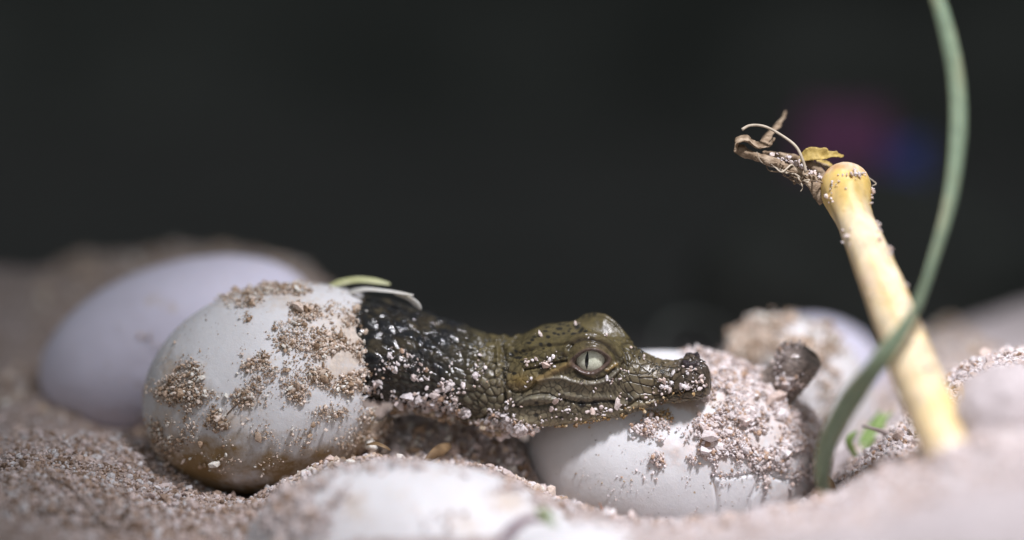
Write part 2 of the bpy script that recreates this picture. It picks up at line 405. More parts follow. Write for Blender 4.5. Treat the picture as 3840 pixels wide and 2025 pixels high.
class Heap:
    def __init__(s): s.V = []; s.F = []; s.C = []; s.n = 0
    def add(s, P, N, size, pal, lift=0.25, seed=0):
        if len(P) == 0: return
        V, F, C = grains(P, N, size, pal, lift, seed)
        s.V.append(V); s.F.append(F + s.n); s.C.append(C); s.n += len(V)
    def put(s, name, label, cat='sand'):
        V = np.concatenate(s.V)
        return put(name, V, GRAIN, origin=V.mean(0), tris=np.concatenate(s.F), attrs={'col': np.concatenate(s.C)}, smooth=False, label=label, cat=cat, kind='stuff')

def logsize(r, n, med, sig=0.45): return med * np.exp(r.normal(0, sig, n))

class Surf:
    """front-facing sample points of a surface, looked up by photograph pixel, and by noise"""
    def __init__(s, V, N):
        s.V = V; s.N = N; s.px, s.d = project(V)
        view = CAM - V; view /= np.linalg.norm(view, axis=1, keepdims=True)
        s.face = (N * view).sum(1)
    def blob(s, r, u, v, ru, rv, count, soft=0.75):
        """count points spread round (u,v)"""
        e = ((s.px[:, 0] - u) / ru) ** 2 + ((s.px[:, 1] - v) / rv) ** 2
        wgt = np.exp(-e * soft * 2) * (s.face > 0.05) * (e < 2.2)
        nn = fbm(s.V, 3.0, 3, 77); wgt = wgt * sstep(nn, -0.25, 0.25)
        if wgt.sum() < 1e-9: return np.zeros(0, int)
        return r.choice(len(wgt), count, p=wgt / wgt.sum())
    def jitter(s, r, idx, amount):
        P = s.V[idx] + r.normal(0, amount, (len(idx), 3)); N = s.N[idx]
        return P - N * ((P - s.V[idx]) * N).sum(1, keepdims=True), N

# ------------------------------------------------------------------ eggs
def egg_frame(tilt, yaw):
    t, y = R(tilt), R(yaw)
    e1 = np.array([math.cos(t) * math.cos(y), math.cos(t) * math.sin(y), math.sin(t)])
    e3 = np.array([0, 0, 1.0]) - e1 * e1[2]; e3 /= np.linalg.norm(e3)
    return e1, np.cross(e3, e1), e3
def egg_grid(center, a, b, tilt, yaw, taper=0.06, n=180, m=260, dents=0.012, seed=0):
    e1, e2, e3 = egg_frame(tilt, yaw)
    th = np.linspace(0.012, math.pi - 0.012, n); ph = np.linspace(0, 2 * math.pi, m, endpoint=False)
    T, PH = np.meshgrid(th, ph, indexing='ij')
    ax = -np.cos(T); rr = np.sin(T) * (1 - taper * ax)
    loc = np.stack([a * ax, b * rr * np.cos(PH), b * rr * np.sin(PH)], -1)
    G = center + loc[..., :1] * e1 + loc[..., 1:2] * e2 + loc[..., 2:] * e3
    N = grid_normals(G, True)
    if ((G - center) * N).sum(-1).mean() < 0: N = -N
    G = G + N * (dents * a * fbm(G.reshape(-1, 3), 0.5, 3, seed).reshape(n, m))[..., None]
    return G, N, ax, PH
def egg_mesh(name, label, center, a, b, tilt, yaw, mat, stain=None, keep=None, cat='egg', group=None, taper=0.06, n=180, m=260, seed=0, thick=0.05, cakes=None, cracks=(), smear=0.12):
    G, N, ax, PH = egg_grid(center, a, b, tilt, yaw, taper, n, m, seed=seed)
    V = G.reshape(-1, 3); NN = N.reshape(-1, 3)
    q = gridq(n, m, True); caps = [list(range(m)), [(n - 1) * m + i for i in range(m)][::-1]]
    fn = np.cross(V[q[:, 1]] - V[q[:, 0]], V[q[:, 2]] - V[q[:, 0]])
    if (fn * NN[q[:, 0]]).sum() < 0: q = q[:, ::-1]; caps = [c[::-1] for c in caps]
    st = np.zeros(len(V)) if stain is None else stain(V, NN)
    cake = np.zeros(len(V))
    if cakes:
        px, _ = project(V); view = CAM - V; fc = (NN * view).sum(1) > 0
        for u_, v_, ru, rv, cnt in cakes:
            cake = np.maximum(cake, np.exp(-(((px[:, 0] - u_) / ru / 1.3) ** 2 + ((px[:, 1] - v_) / rv / 1.3) ** 2)) * min(1, cnt / (ru * rv * 0.05)))
        cake = (cake * 0.44 + smear * np.clip(fbm(V, 0.7, 4, 68) + 0.1, -0.3, 1)) * fc
    V = V + NN * (0.035 * np.clip(cake * 2.4, 0, 1) * (0.4 + fbm(V, 3.0, 3, 66)))[:, None]
    for pts in cracks:
        px, _ = project(V); cl = spline(np.array(pts, float), 80); dd = np.full(len(V), 1e9)
        for a_ in cl: dd = np.minimum(dd, np.hypot(px[:, 0] - a_[0], px[:, 1] - a_[1]))
        g_ = np.exp(-(dd / 5.5) ** 2) * ((NN * (CAM - V)).sum(1) > 0)
        V = V - NN * (0.06 * g_)[:, None]; st = st + 0.17 * g_
    root = thing(name, (center[0], center[1], V[:, 2].min()), label, cat, group)
    if keep is not None:
        kv = keep(V, NN, ax.ravel(), PH.ravel())
        q = q[kv[q].all(1)]
        caps = [c for c in caps if kv[c].all()]
        used = np.zeros(len(V), bool); used[q.ravel()] = True
        for c in caps: used[c] = True
        mp = np.cumsum(used) - 1
        sh = put('shell', V[used], mat, parent=root, quads=mp[q], ngons=[mp[c] for c in caps], attrs={'stain': st[used], 'cake': cake[used]})
        md = sh.modifiers.new('thickness', 'SOLIDIFY'); md.thickness = thick * CM; md.offset = -1
        return root, Surf(V[kv], NN[kv])
    put('shell', V, mat, parent=root, quads=q, ngons=caps, attrs={'stain': st, 'cake': cake})
    return root, Surf(V, NN)

# hatching egg ------------------------------------------------
hatch_blobs = [(1070, 1130, 120, 50, 420), (1150, 1190, 100, 60, 420), (1000, 1090, 90, 30, 150), (1325, 1240, 60, 80, 260), (1300, 1310, 90, 60, 330), (1080, 1290, 55, 32, 200), (1220, 1305, 70, 40, 240), (930, 1365, 22, 40, 60), (1010, 1350, 55, 35, 130), (1260, 1415, 110, 45, 420), (1335, 1445, 40, 36, 150), (735, 1400, 35, 45, 110), (700, 1480, 100, 55, 420), (650, 1420, 35, 70, 120), (860, 1575, 55, 32, 260), (920, 1495, 45, 45, 190), (1110, 1470, 50, 34, 150), (970, 1440, 40, 60, 60), (1240, 1545, 55, 32, 80), (680, 1640, 110, 50, 200), (640, 1580, 60, 60, 140), (980, 1630, 140, 40, 60), (860, 1130, 40, 40, 60), (960, 1170, 50, 50, 50), (1200, 1650, 160, 60, 30), (900, 1730, 200, 50, 60), (1060, 1400, 120, 60, 70), (1400, 1590, 50, 60, 260), (1330, 1660, 60, 30, 160), (620, 1700, 60, 80, 130)]
pip_blobs = [(2870, 1580, 150, 110, 2300), (2740, 1470, 110, 70, 1000), (2700, 1370, 80, 40, 500), (2800, 1400, 110, 60, 800), (2960, 1680, 90, 100, 1100), (2780, 1640, 120, 80, 1000), (2560, 1690, 90, 45, 520), (2450, 1605, 60, 26, 240), (2640, 1600, 80, 60, 360), (3040, 1620, 40, 120, 500), (2920, 1540, 100, 60, 700), (2850, 1700, 120, 60, 600), (2950, 1800, 70, 60, 120), (2700, 1720, 60, 40, 200), (2620, 1330, 50, 20, 120), (2880, 1480, 90, 60, 700), (3050, 1760, 50, 110, 700), (2980, 1860, 90, 50, 300)]
HC = at(1050, 1449, 1.75)
sk = 1.035
def hatch_keep(V, N, ax, PH):
    px, d = project(V)
    # torn mouth of the egg, facing right
    n1 = fbm(np.c_[np.cos(PH) * 2, np.sin(PH) * 2, PH * 0], 1.6, 4, 31)
    n2 = fbm(V, 5.0, 2, 33)
    n3 = fbm(np.c_[np.cos(PH) * 5, np.sin(PH) * 5, PH * 0], 2.2, 3, 37)
    cut = np.interp(px[:, 1], [1050, 1110, 1150, 1195, 1240, 1290, 1325, 1365, 1400, 1440, 1480, 1540, 1600, 1700], [1330, 1340, 1365, 1432, 1408, 1432, 1392, 1424, 1380, 1345, 1372, 1420, 1440, 1460])
    cut = np.where(d > 1.9, np.minimum(cut, 1350), cut)
    return px[:, 0] < cut + 40 * n1 + 95 * n3 + 18 * n2
def hatch_stain(V, N):
    px, d = project(V)
    low = sstep(px[:, 1] - 0.10 * (px[:, 0] - 900), 1560, 1740)
    e = sstep(px[:, 0] + 0.4 * (px[:, 1] - 1550), 1345, 1420) * sstep(px[:, 1], 1440, 1500)
    return 0.60 * low * (0.75 + 0.5 * fbm(V, 1.4, 3, 8)) + 0.42 * e
hatch_egg, hatch_surf = egg_mesh('hatching_egg', 'white egg with torn open end and the hatchling pushing out of it', HC, 520 * K * sk, 385 * K * sk, 17, 8, SHELL, hatch_stain, hatch_keep, seed=2, cakes=hatch_blobs, n=260, m=380, smear=0.42)

# whole eggs ---------------------------------------------------
EGGS = []
def low_stain(v0, v1, amt):
    def f(V, N):
        px, d = project(V); return amt * sstep(px[:, 1], v0, v1) * (0.8 + 0.5 * fbm(V, 1.2, 3, 4))
    return f
back_egg, back_surf = egg_mesh('egg', 'smooth bluish egg lying behind the torn open hatching egg', at(662, 1288, 5.3), 538 * K * 1.1, 302 * K * 1.1, 21, 4, SHELL_BACK, low_stain(1450, 1620, 0.25), seed=5, n=120, m=160, smear=0.25, cakes=[(570, 1120, 30, 25, 30), (640, 1150, 25, 20, 20), (450, 1230, 18, 18, 10), (560, 1320, 60, 40, 40), (520, 1430, 80, 40, 80), (700, 1540, 120, 50, 300)])
front_egg, front_surf = egg_mesh('egg', 'clean white egg half buried in sand in front of the hatchling', at(1590, 2148, -2.6), 690 * K * 0.95, 415 * K * 0.95, -4, -6, SHELL, None, seed=8, n=140, m=200, smear=0.3, cakes=[(1500, 1850, 60, 30, 60), (1750, 1960, 60, 40, 80), (1900, 1880, 80, 40, 150), (1330, 1900, 60, 60, 200), (1600, 1780, 100, 20, 60), (1400, 1960, 30, 30, 30), (1560, 1900, 30, 25, 30)])
low_egg, low_surf = egg_mesh('egg', 'pinkish egg top at the foot of the clean white egg beside the bent twig', at(2150, 2290, -6.2), 400 * K * 0.88, 330 * K * 0.88, 6, 10, SHELL_PINK, None, seed=9, n=100, m=140)
far_egg, far_surf = egg_mesh('egg', 'sand covered egg lying behind the pecked open egg', at(2985, 1510, 5.2), 350 * K * 1.1, 285 * K * 1.1, -52, 18, SHELL_DIRTY, None, seed=12, n=120, m=160)
far_egg2, far_surf2 = egg_mesh('egg', 'bluish egg top showing farthest back behind the yellow stalk', at(3075, 1445, 9.0), 300 * K * 1.18, 250 * K * 1.18, -20, 30, SHELL_BACK, None, seed=14, n=100, m=140)

# pecked egg under the head, with a second snout poking out ------------------
PC = at(2535, 1722, 2.2)
HOLE = at(2978, 1420, 1.55)
def pip_keep(V, N, ax, PH):
    px, d = project(V)
    r = np.hypot((px[:, 0] - 2965) / 92, (px[:, 1] - 1462) / 66)
    n1 = fbm(V, 2.6, 3, 51)
    return ~((r < 1.0 + 0.45 * n1) & (d < 2.6))
def pip_stain(V, N):
    px, d = project(V)
    s = 0.36 * np.exp(-(((px[:, 0] - 2560) / 130) ** 2 + ((px[:, 1] - 1500) / 55) ** 2))
    s += 0.40 * np.exp(-(((px[:, 0] - 2760) / 70) ** 2 + ((px[:, 1] - 1545) / 60) ** 2))
    s += 0.30 * np.exp(-(((px[:, 0] - 2930) / 40) ** 2 + ((px[:, 1] - 1640) / 40) ** 2))
    return s
pip_egg, pip_surf = egg_mesh('pecked_egg', 'sand crusted white egg under the hatchling head with a snout poking out', PC, 565 * K * 1.044, 406 * K * 1.044, -3, 0, SHELL_PINK, pip_stain, pip_keep, seed=3, n=300, m=460, cakes=pip_blobs, cracks=[[(2880, 1745), (2850, 1790), (2830, 1840), (2812, 1880), (2815, 1925), (2840, 1960)], [(2672, 1790), (2685, 1840), (2690, 1900), (2680, 1960)], [(2670, 1785), (2740, 1790), (2800, 1780), (2850, 1765)], [(2880, 1750), (2905, 1790), (2960, 1800)]])

# ------------------------------------------------------------------ crocodile hatchling
TAB = np.array([
    # x     zt   wt   zs   wm   zm   wj   zj   wb   zb
    (456,   -8,   2, -10,   4, -20,   4, -30,   2, -44),
    (452,   18,  18,  10,  26, -10,  26, -38,  14, -62),
    (442,   40,  34,  30,  48,  -5,  48, -44,  28, -76),
    (425,   52,  44,  42,  66,   0,  66, -46,  40, -84),
    (400,   58,  50,  48,  78,   4,  79, -47,  48, -88),
    (365,   60,  52,  50,  85,   6,  86, -50,  52, -92),
    (320,   54,  48,  44,  83,   4,  87, -54,  53, -97),
    (260,   60,  50,  48,  88,   5,  92, -60,  58, -105),
    (200,   84,  56,  70, 100,  12, 104, -74,  66, -117),
    (150,  112,  64,  98, 114,  26, 117, -86,  75, -127),
    (100,  140,  82, 134, 132,  55, 134, -90,  84, -137),
    ( 40,  160, 114, 160, 150,  60, 152, -80,  96, -150),
    (  0,  166, 120, 164, 158,  50, 160, -72, 102, -158),
    (-60,  174, 116, 166, 165,  42, 167, -62, 107, -166),
    (-120, 180, 112, 166, 172,  40, 176, -58, 113, -174),
    (-200, 172, 108, 152, 176,  30, 182, -60, 120, -184),
    (-250, 146, 103, 126, 170,  28, 180, -62, 122, -195),
    (-290, 116,  96, 98, 160,  20, 172, -64, 118, -210),
    (-340, 106,  92, 90, 158,  12, 168, -72, 118, -222),
    (-420, 118, 100, 100, 168,  12, 172, -80, 114, -200),
    (-520, 146, 110, 126, 185,  30, 182, -72, 110, -172),
    (-610, 172, 118, 152, 200,  55, 190, -62, 110, -148),
    (-700, 214, 126, 188, 214,  72, 198, -54, 110, -124),
    (-800, 250, 130, 216, 222,  84, 204, -44, 110, -105),
    (-900, 262, 130, 226, 220,  84, 202, -38, 110, -95),
    (-1020, 225, 125, 195, 205, 70, 190, -36, 105, -92),
    (-1200, 150, 100, 130, 160, 40, 150, -50,  90, -100),
    (-1320,  60,  50,  50,  80,  0,  75, -50,  45, -80),
    (-1350,  10,   8,   5,  12, -20, 12, -30,   8, -45)], float)[::-1]
def smooth_table(xs):
    out = []
    for k in range(1, 10):
        y = np.interp(xs, TAB[:, 0], TAB[:, k])
        out.append(y)
    return np.array(out).T
xs = np.concatenate([np.arange(-1350, -420, 6.5), np.arange(-420, 420, 3.0), np.arange(420, 456.1, 1.6)])
prm = smooth_table(xs)
ker = np.exp(-np.linspace(-2, 2, 13) ** 2); ker /= ker.sum()
for k in range(9):
    y = np.pad(prm[:, k], 6, mode='edge'); sm = np.convolve(y, ker, 'valid')
    wgt = sstep(xs, 418, 432); prm[:, k] = sm * (1 - wgt) + prm[:, k] * wgt
NH = 190
zt, wt, zs, wm, zm, wj, zj, wb, zb = prm.T
wb = wb * (1 + 0.30 * sstep(xs, -330, -250) * (1 - sstep(xs, 180, 300)))
O = np.zeros_like(zt)
half_ctrl = np.stack([np.stack(p, -1) for p in [(-wt * .5, zt), (O, zt), (wt * .55, zt - 1), (wt, zs), ((wt + wm) * .53, (zs + zm) * .53), (wm, zm), ((wm + wj) * .505, (zm + zj) * .5), (wj, zj), (wb * 1.22, (zj + zb) * .56), (wb, zb + 12), (wb * .5, zb), (O, zb), (-wb * .5, zb)]], 1)  # (nx, 13, 2)
def bspline_eval(C, n):
    """uniform cubic B-spline; runs from the top midline (index 1) to the bottom midline (index -2)"""
    m = C.shape[1] - 3
    t = np.linspace(0, m - 1e-9, n); k = t.astype(int); f = (t - k)[None, :, None]
    a, b, c, d = C[:, k], C[:, k + 1], C[:, k + 2], C[:, k + 3]
    return ((1 - f) ** 3 * a + (3 * f ** 3 - 6 * f ** 2 + 4) * b + (-3 * f ** 3 + 3 * f ** 2 + 3 * f + 1) * c + f ** 3 * d) / 6
sec = bspline_eval(half_ctrl, NH)
sec[:, 0, 0] = 0; sec[:, -1, 0] = 0
HL = np.concatenate([np.broadcast_to(xs[:, None, None], (len(xs), NH, 1)), sec], -1)       # near half, local px: x fwd, y near, z up
# local bumps of the skull, made on both sides by the mirror
def gflat(P, c, s): return np.exp(-((((P - np.array(c)) / np.array(s)) ** 2).sum(-1)) ** 1.6)
def gbump(P, c, s): return np.exp(-(((P - np.array(c)) / np.array(s)) ** 2).sum(-1))
HL[..., 2] += 37 * gflat(HL, (46, 112, 162), (112, 62, 75))            # brow / eye mound
HL[..., 1] += 7 * gbump(HL, (25, 150, 90), (80, 60, 60))
HL[..., 2] -= 16 * gbump(HL, (60, 0, 160), (90, 45, 60))              # dip between the eyes
HL[..., 2] += 26 * gbump(HL, (382, 38, 60), (34, 28, 40))             # nostril mound
HL[..., 1] += 9 * gbump(HL, (380, 70, 20), (45, 40, 50))
HL[..., 1] += 9 * gbump(HL, (205, 100, -60), (38, 50, 40))            # lip bulges
HL[..., 2] -= 14 * gbump(HL, (120, 130, -95), (38, 50, 30))
HN = grid_normals(HL)
if (HN[..., 1] * 1.0).mean() < 0: HN = -HN
# pose
YAW, ROLL = R(13), R(14)
HEAD = at(2220, 1400, 0.62)
def pose(L):
    y, r = YAW, ROLL
    X = np.array([math.cos(y), -math.sin(y), 0.0])
    n0 = np.array([-math.sin(y), -math.cos(y), 0.0])
    Z = np.array([0, 0, 1.0]) * math.cos(r) + n0 * math.sin(r)
    Y = n0 * math.cos(r) - np.array([0, 0, 1.0]) * math.sin(r)
    return HEAD + K * (L[..., :1] * X + L[..., 1:2] * Y + L[..., 2:] * Z)
def pose_dir(N):
    return (pose(N) - HEAD) / K
W0 = pose(HL.reshape(-1, 3)); WN0 = pose_dir(HN.reshape(-1, 3))
PX, PD = project(W0)
facing = sstep((WN0 * ((CAM - W0) / np.linalg.norm(CAM - W0, axis=1, keepdims=True))).sum(1), 0.02, 0.3)
C2 = (PX - np.array([1850, 1100])) * 2.263          # coordinates of the close-up study of the head
P3 = HL.reshape(-1, 3); lx, ly, lz = P3.T
disp = np.zeros(len(P3)); 
# ---- colour (pigment)
def blend(c, wgt, colr): return c * (1 - wgt[:, None]) + np.array(colr) * wgt[:, None]
nb = fbm(P3, 0.02, 4, 100); nf = fbm(P3, 0.06, 4, 101)
colr = np.tile(np.array([(0.108, 0.088, 0.038)]), (len(P3), 1))
up_w = sstep(lz, 60, 150)
colr = blend(colr, (1 - sstep(lz, -20, 110)) * 0.9, (0.160, 0.138, 0.090))
colr = blend(colr, sstep(lx, 120, 260) * 0.85, (0.135, 0.105, 0.060))
colr = blend(colr, sstep(lx, 240, 400) * sstep(lz, -60, 40) * 0.75, (0.062, 0.048, 0.045))
colr = blend(colr, (1 - sstep(lz, -105, -62)) * 0.85, (0.24, 0.21, 0.14))
body_w = 1 - sstep(lx + 60 * nb, -560, -330)
colr = blend(colr, body_w * 0.93, (0.030, 0.028, 0.022))
colr = blend(colr, body_w * sstep(nb, 0.05, 0.3) * 0.9, (0.012, 0.013, 0.016))
colr = blend(colr, body_w * sstep(-nb, 0.15, 0.4) * 0.4, (0.085, 0.070, 0.040))
colr = blend(colr, 1 - sstep(lx, -640, -560) * 1.0, (0.014, 0.015, 0.017)) if False else colr
dk = (1 - sstep(lx + 60 * nf, -600, -440)) * sstep(lz, -20, 90)
colr = blend(colr, dk * (0.45 + 0.5 * sstep(nb, -0.2, 0.15)), (0.013, 0.014, 0.016))
colr = blend(colr, dk * sstep(-nb, 0.1, 0.3) * 0.7, (0.075, 0.060, 0.036))
colr = blend(colr, (1 - sstep(lz, -150, -90)) * body_w * 0.6, (0.16, 0.13, 0.08))
colr *= 0.86 * (1 + 0.34 * nf + 0.45 * nb)[:, None]
wet = 0.36 + 0.66 * body_w + 0.45 * nf
wet = np.clip(wet, 0, 1)
# ---- scales: jittered cells over (length, girth)
arc = np.concatenate([np.zeros((len(xs), 1)), np.cumsum(np.linalg.norm(np.diff(HL[..., 1:], axis=1), axis=-1), 1)], 1).ravel()
def cells(U, Vv, size, seed, jit=0.42, asp=1.0):
    """F1, F2-F1 and a random number per cell of a jittered lattice (vectorised)"""
    u = U / size; v = Vv / (size * asp)
    iu = np.floor(u).astype(np.int64); iv = np.floor(v).astype(np.int64)
    f1 = np.full(len(u), 9.0); f2 = np.full(len(u), 9.0); rid = np.zeros(len(u))
    for a in (-1, 0, 1):
        for b in (-1, 0, 1):
            cu, cv = iu + a, iv + b
            off = 0.5 * (cv % 2)
            su = cu + 0.5 + jit * (hash3(cu, cv, cu * 0, seed) * 2 - 1) + off - 0.25; sv = cv + 0.5 + jit * (hash3(cu, cv, cu * 0, seed + 5) * 2 - 1)
            d = np.hypot(u - su, v - sv); h = hash3(cu, cv, cu * 0, seed + 9)
            c1 = d < f1
            f2 = np.where(c1, f1, np.minimum(f2, d)); rid = np.where(c1, h, rid); f1 = np.where(c1, d, f1)
    return f1, f2 - f1, rid
wx = lx + 14 * fbm(P3, 0.015, 3, 120); wa = arc + 14 * fbm(P3, 0.015, 3, 121)
_, e_s, r_s = cells(wx, wa, 36, 200, asp=0.85)          # snout plates
_, e_c, r_c = cells(wx, wa, 24, 201)                    # cheeks and jaw
f_n, e_n, r_n = cells(wx, wa, 30, 202)                  # neck beads
f_b, e_b, r_b = cells(wx, wa, 66, 203, asp=0.75)         # back scutes
smooth_top = sstep(lz, 120, 160) * sstep(lx, -300, -240) * (1 - sstep(lx, 90, 130))
w_s = sstep(lx, 80, 150); w_c = (1 - w_s) * sstep(lx, -300, -250) * (1 - smooth_top)
w_n = (1 - sstep(lx, -300, -250))
scute = w_n * sstep(lz, 70, 130)
crack_s = 1 - sstep(e_s, 0.02, 0.17); crack_c = 1 - sstep(e_c, 0.02, 0.20); crack_n = 1 - sstep(e_n, 0.03, 0.25); crack_b = 1 - sstep(e_b, 0.03, 0.2)
crack = w_s * crack_s + w_c * crack_c * 0.8 + w_n * ((1 - scute) * crack_n + scute * crack_b) * 0.8 
disp -= w_s * 4.6 * crack_s + w_c * 3.0 * crack_c
disp += w_n * ((1 - scute) * (7.5 * (1 - f_n) ** 1.0 - 4 * crack_n) + scute * (20 * (1 - f_b) - 6 * crack_b))
disp += (w_s * (r_s - .5) * 3.5 + w_c * (r_c - .5) * 2.2 + w_n * (r_n - .5) * 6)
colr *= (1 + 0.30 * (w_s * (r_s - .5) + w_c * (r_c - .5) + w_n * (r_n - .5)))[:, None]
colr = blend(colr, np.clip(crack, 0, 1) * 0.88, (0.022, 0.017, 0.010))
dome = (1 - sstep(lx, -720, -600)) * sstep(lz, 90, 170)
disp *= 1 - 0.5 * dome
f_m, e_m, _ = cells(lx, arc, 11, 209)
brow = np.exp(-(((lx - 50) / 85) ** 2 + ((ly - 135) / 40) ** 2)) * sstep(lz, 120, 150)
disp += brow * 3.0 * (1 - f_m); colr = blend(colr, brow * (1 - sstep(e_m, 0.02, 0.25)) * 0.6, (0.03, 0.022, 0.014)); colr = blend(colr, brow * 0.35, (0.11, 0.08, 0.05))
disp += 2.0 * fbm(P3, 0.05, 3, 130) + w_n * (1 - dome) * 8 * fbm(P3, 0.018, 3, 131)
# ---- drawn features (close-up study coordinates)
def dpoly(pts):
    P = spline(np.array(pts, float), 60); d = np.full(len(C2), 1e9)
    for a, b in zip(P[:-1], P[1:]):
        ab = b - a; t = np.clip(((C2 - a) @ ab) / (ab @ ab + 1e-9), 0, 1)
        d = np.minimum(d, np.linalg.norm(C2 - a - t[:, None] * ab, axis=1))
    return d
def stroke(pts, width, h, colour=None, cw=0.8):
    global disp, colr
    g = np.exp(-(dpoly(pts) / width) ** 2) * facing
    disp = disp + h * g
    if colour is not None: colr = blend(colr, np.clip(g * cw, 0, 1), colour)
EC = np.array([822.0, 578.0])                       # eye centre in study coordinates
ex_ = (C2[:, 0] - EC[0]) / 140; ey_ = (C2[:, 1] - EC[1] + 10 * ex_) / 92
er = np.hypot(ex_, ey_ / (1 - 0.28 * np.clip(ex_, -1, 1) ** 2))
eye_zone = (1 - sstep(er, 1.9, 2.6)) * facing
# calm the cheek cells close to the eye
LID = (0.105, 0.070, 0.062); DARK = (0.02, 0.016, 0.012)
colr = blend(colr, (1 - sstep(er, 1.05, 1.45)) * facing * 0.85, LID)
disp += facing * 11 * np.exp(-((er - 1.15) / 0.14) ** 2) * (0.55 + 0.95 * sstep(EC[1] - C2[:, 1], -40, 60))   # lid rim
disp -= facing * 55 * (1 - sstep(er, 0.80, 1.03))                                            # socket
stroke([(640, 470), (700, 415), (800, 395), (930, 425), (1020, 500), (1060, 570)], 13, -7, DARK, 0.7)        # fold above the upper lid
stroke([(610, 500), (640, 420), (730, 365), (850, 352), (960, 395), (1045, 470), (1095, 560)], 24, 10)        # brow edge
stroke([(690, 660), (760, 712), (850, 732), (950, 712), (1030, 650)], 12, -10, DARK, 0.7)                     # crease under the lower lid
stroke([(380, 738), (560, 716), (700, 752), (830, 765), (960, 732), (1060, 650)], 14, 9, (0.19, 0.175, 0.14), 0.8)   # pale shelf
stroke([(960, 655), (1010, 625), (1045, 600)], 12, 7, (0.30, 0.20, 0.07), 0.9)                               # yellow eye corner
stroke([(640, 600), (560, 640), (460, 690), (370, 732)], 26, 13, (0.22, 0.15, 0.06), 0.7)                      # ear flap
stroke([(620, 575), (520, 590), (400, 625), (270, 645)], 9, -14, DARK, 0.85)                                 # ear slit
stroke([(370, 748), (300, 820), (200, 840), (130, 800), (100, 700)], 10, -10, DARK, 0.5)
colr = blend(colr, np.exp(-(((C2[:, 0] - 240) / 130) ** 2 + ((C2[:, 1] - 745) / 70) ** 2)) * facing * 0.7, (0.20, 0.135, 0.035))
disp += facing * 10 * np.exp(-(((C2[:, 0] - 240) / 120) ** 2 + ((C2[:, 1] - 745) / 60) ** 2))
stroke([(215, 915), (330, 885), (450, 885), (530, 900)], 32, 15, (0.21, 0.195, 0.145), 0.7)                    # jaw muscle lobe
stroke([(190, 935), (300, 868), (450, 852), (545, 885)], 8, -8, DARK, 0.6)
stroke([(150, 960), (300, 965), (450, 955), (560, 915)], 9, -9, DARK, 0.55)
stroke([(560, 890), (650, 920), (760, 935), (860, 928), (960, 915), (1030, 925), (1090, 975), (1160, 945), (1230, 900), (1300, 915), (1420, 880), (1560, 850), (1700, 825), (1830, 800)], 8, -9, DARK, 0.75)   # mouth line
stroke([(600, 860), (760, 885), (900, 880), (1020, 890), (1090, 935), (1170, 905), (1240, 860)], 20, 5, (0.20, 0.18, 0.135), 0.55)    # upper lip
stroke([(240, 1080), (420, 1110), (620, 1098), (820, 1062), (1000, 1015), (1200, 955), (1400, 905)], 22, 6, (0.34, 0.29, 0.19), 0.6)   # pale jaw edge
stroke([(1090, 440), (1130, 520), (1140, 600), (1120, 660)], 9, -8, DARK, 0.7)
stroke([(1175, 480), (1190, 540), (1170, 590)], 7, -7, DARK, 0.7)
stroke([(1190, 500), (1240, 455)], 7, -6, DARK, 0.7); stroke([(1250, 470), (1240, 545)], 6, -6, DARK, 0.7); stroke([(1290, 480), (1300, 540)], 6, -6, DARK, 0.7)
stroke([(1355, 510), (1368, 570), (1340, 620)], 6, -6, DARK, 0.7); stroke([(1415, 530), (1425, 590), (1400, 640)], 6, -6, DARK, 0.7)
stroke([(1100, 600), (1080, 680), (1000, 760)], 14, -10, DARK, 0.5)
stroke([(75, 460), (95, 560), (80, 680), (90, 800), (110, 950)], 16, -14, DARK, 0.4); stroke([(20, 430), (40, 560), (25, 700)], 16, 10)   # neck fold
stroke([(660, 432), (540, 436), (430, 446), (300, 480), (160, 520)], 14, -9, DARK, 0.35)                       # edge of the skull table
# nostril
NS = (1668, 568)
nr = np.hypot((C2[:, 0] - NS[0]) / 82, (C2[:, 1] - NS[1]) / 58)
colr = blend(colr, (1 - sstep(nr, 0.9, 1.5)) * facing * 0.85, (0.035, 0.028, 0.034))
disp += facing * 9 * np.exp(-((nr - 0.62) / 0.3) ** 2); disp -= facing * 7 * np.exp(-((nr - 1.15) / 0.13) ** 2)
hole = np.hypot((C2[:, 0] - 1684) / 20, (C2[:, 1] - 570) / 16)
disp -= facing * 22 * (1 - sstep(hole, 0.6, 1.3)); colr = blend(colr, (1 - sstep(hole, 0.7, 1.3)) * facing, (0.004, 0.003, 0.004))
wet = np.maximum(wet, sstep(lx, 230, 400)); wet = np.maximum(wet, 0.7 * (1 - sstep(er, 1.0, 1.4)) * facing)
# dark spots
SPOTS = [(680, 350, 20, 15), (735, 335, 15, 20), (780, 340, 18, 12), (830, 322, 24, 11), (520, 340, 16, 10), (552, 347, 12, 9), (597, 340, 12, 8), (465, 370, 18, 12), (470, 430, 20, 12), (210, 545, 34, 11), (155, 525, 16, 16), (400, 430, 16, 12), (300, 420, 20, 8), (330, 395, 16, 10), (560, 300, 24, 9), (620, 290, 18, 8), (500, 280, 22, 8), (440, 320, 20, 8), (400, 345, 14, 9), (770, 290, 22, 8), (350, 370, 16, 8), (250, 480, 12, 9), (190, 490, 12, 9), (240, 580, 15, 9), (425, 468, 12, 9), (690, 262, 20, 7), (600, 255, 22, 7), (640, 320, 10, 7), (280, 510, 10, 8), (940, 340, 12, 8),
         (750, 942, 30, 28), (860, 935, 26, 24), (1010, 922, 24, 18), (1160, 900, 18, 18), (365, 930, 17, 13), (365, 1035, 20, 16), (570, 1055, 14, 11), (180, 680, 18, 12), (1240, 545, 10, 20)]
for x, y, a, b in SPOTS:
    a *= 1.25; b *= 1.25
    g = 1 - sstep(np.hypot((C2[:, 0] - x + 6 * nf) / a, (C2[:, 1] - y) / b), 0.7, 1.15)
    colr = blend(colr, g * facing * 0.95, (0.012, 0.011, 0.009))
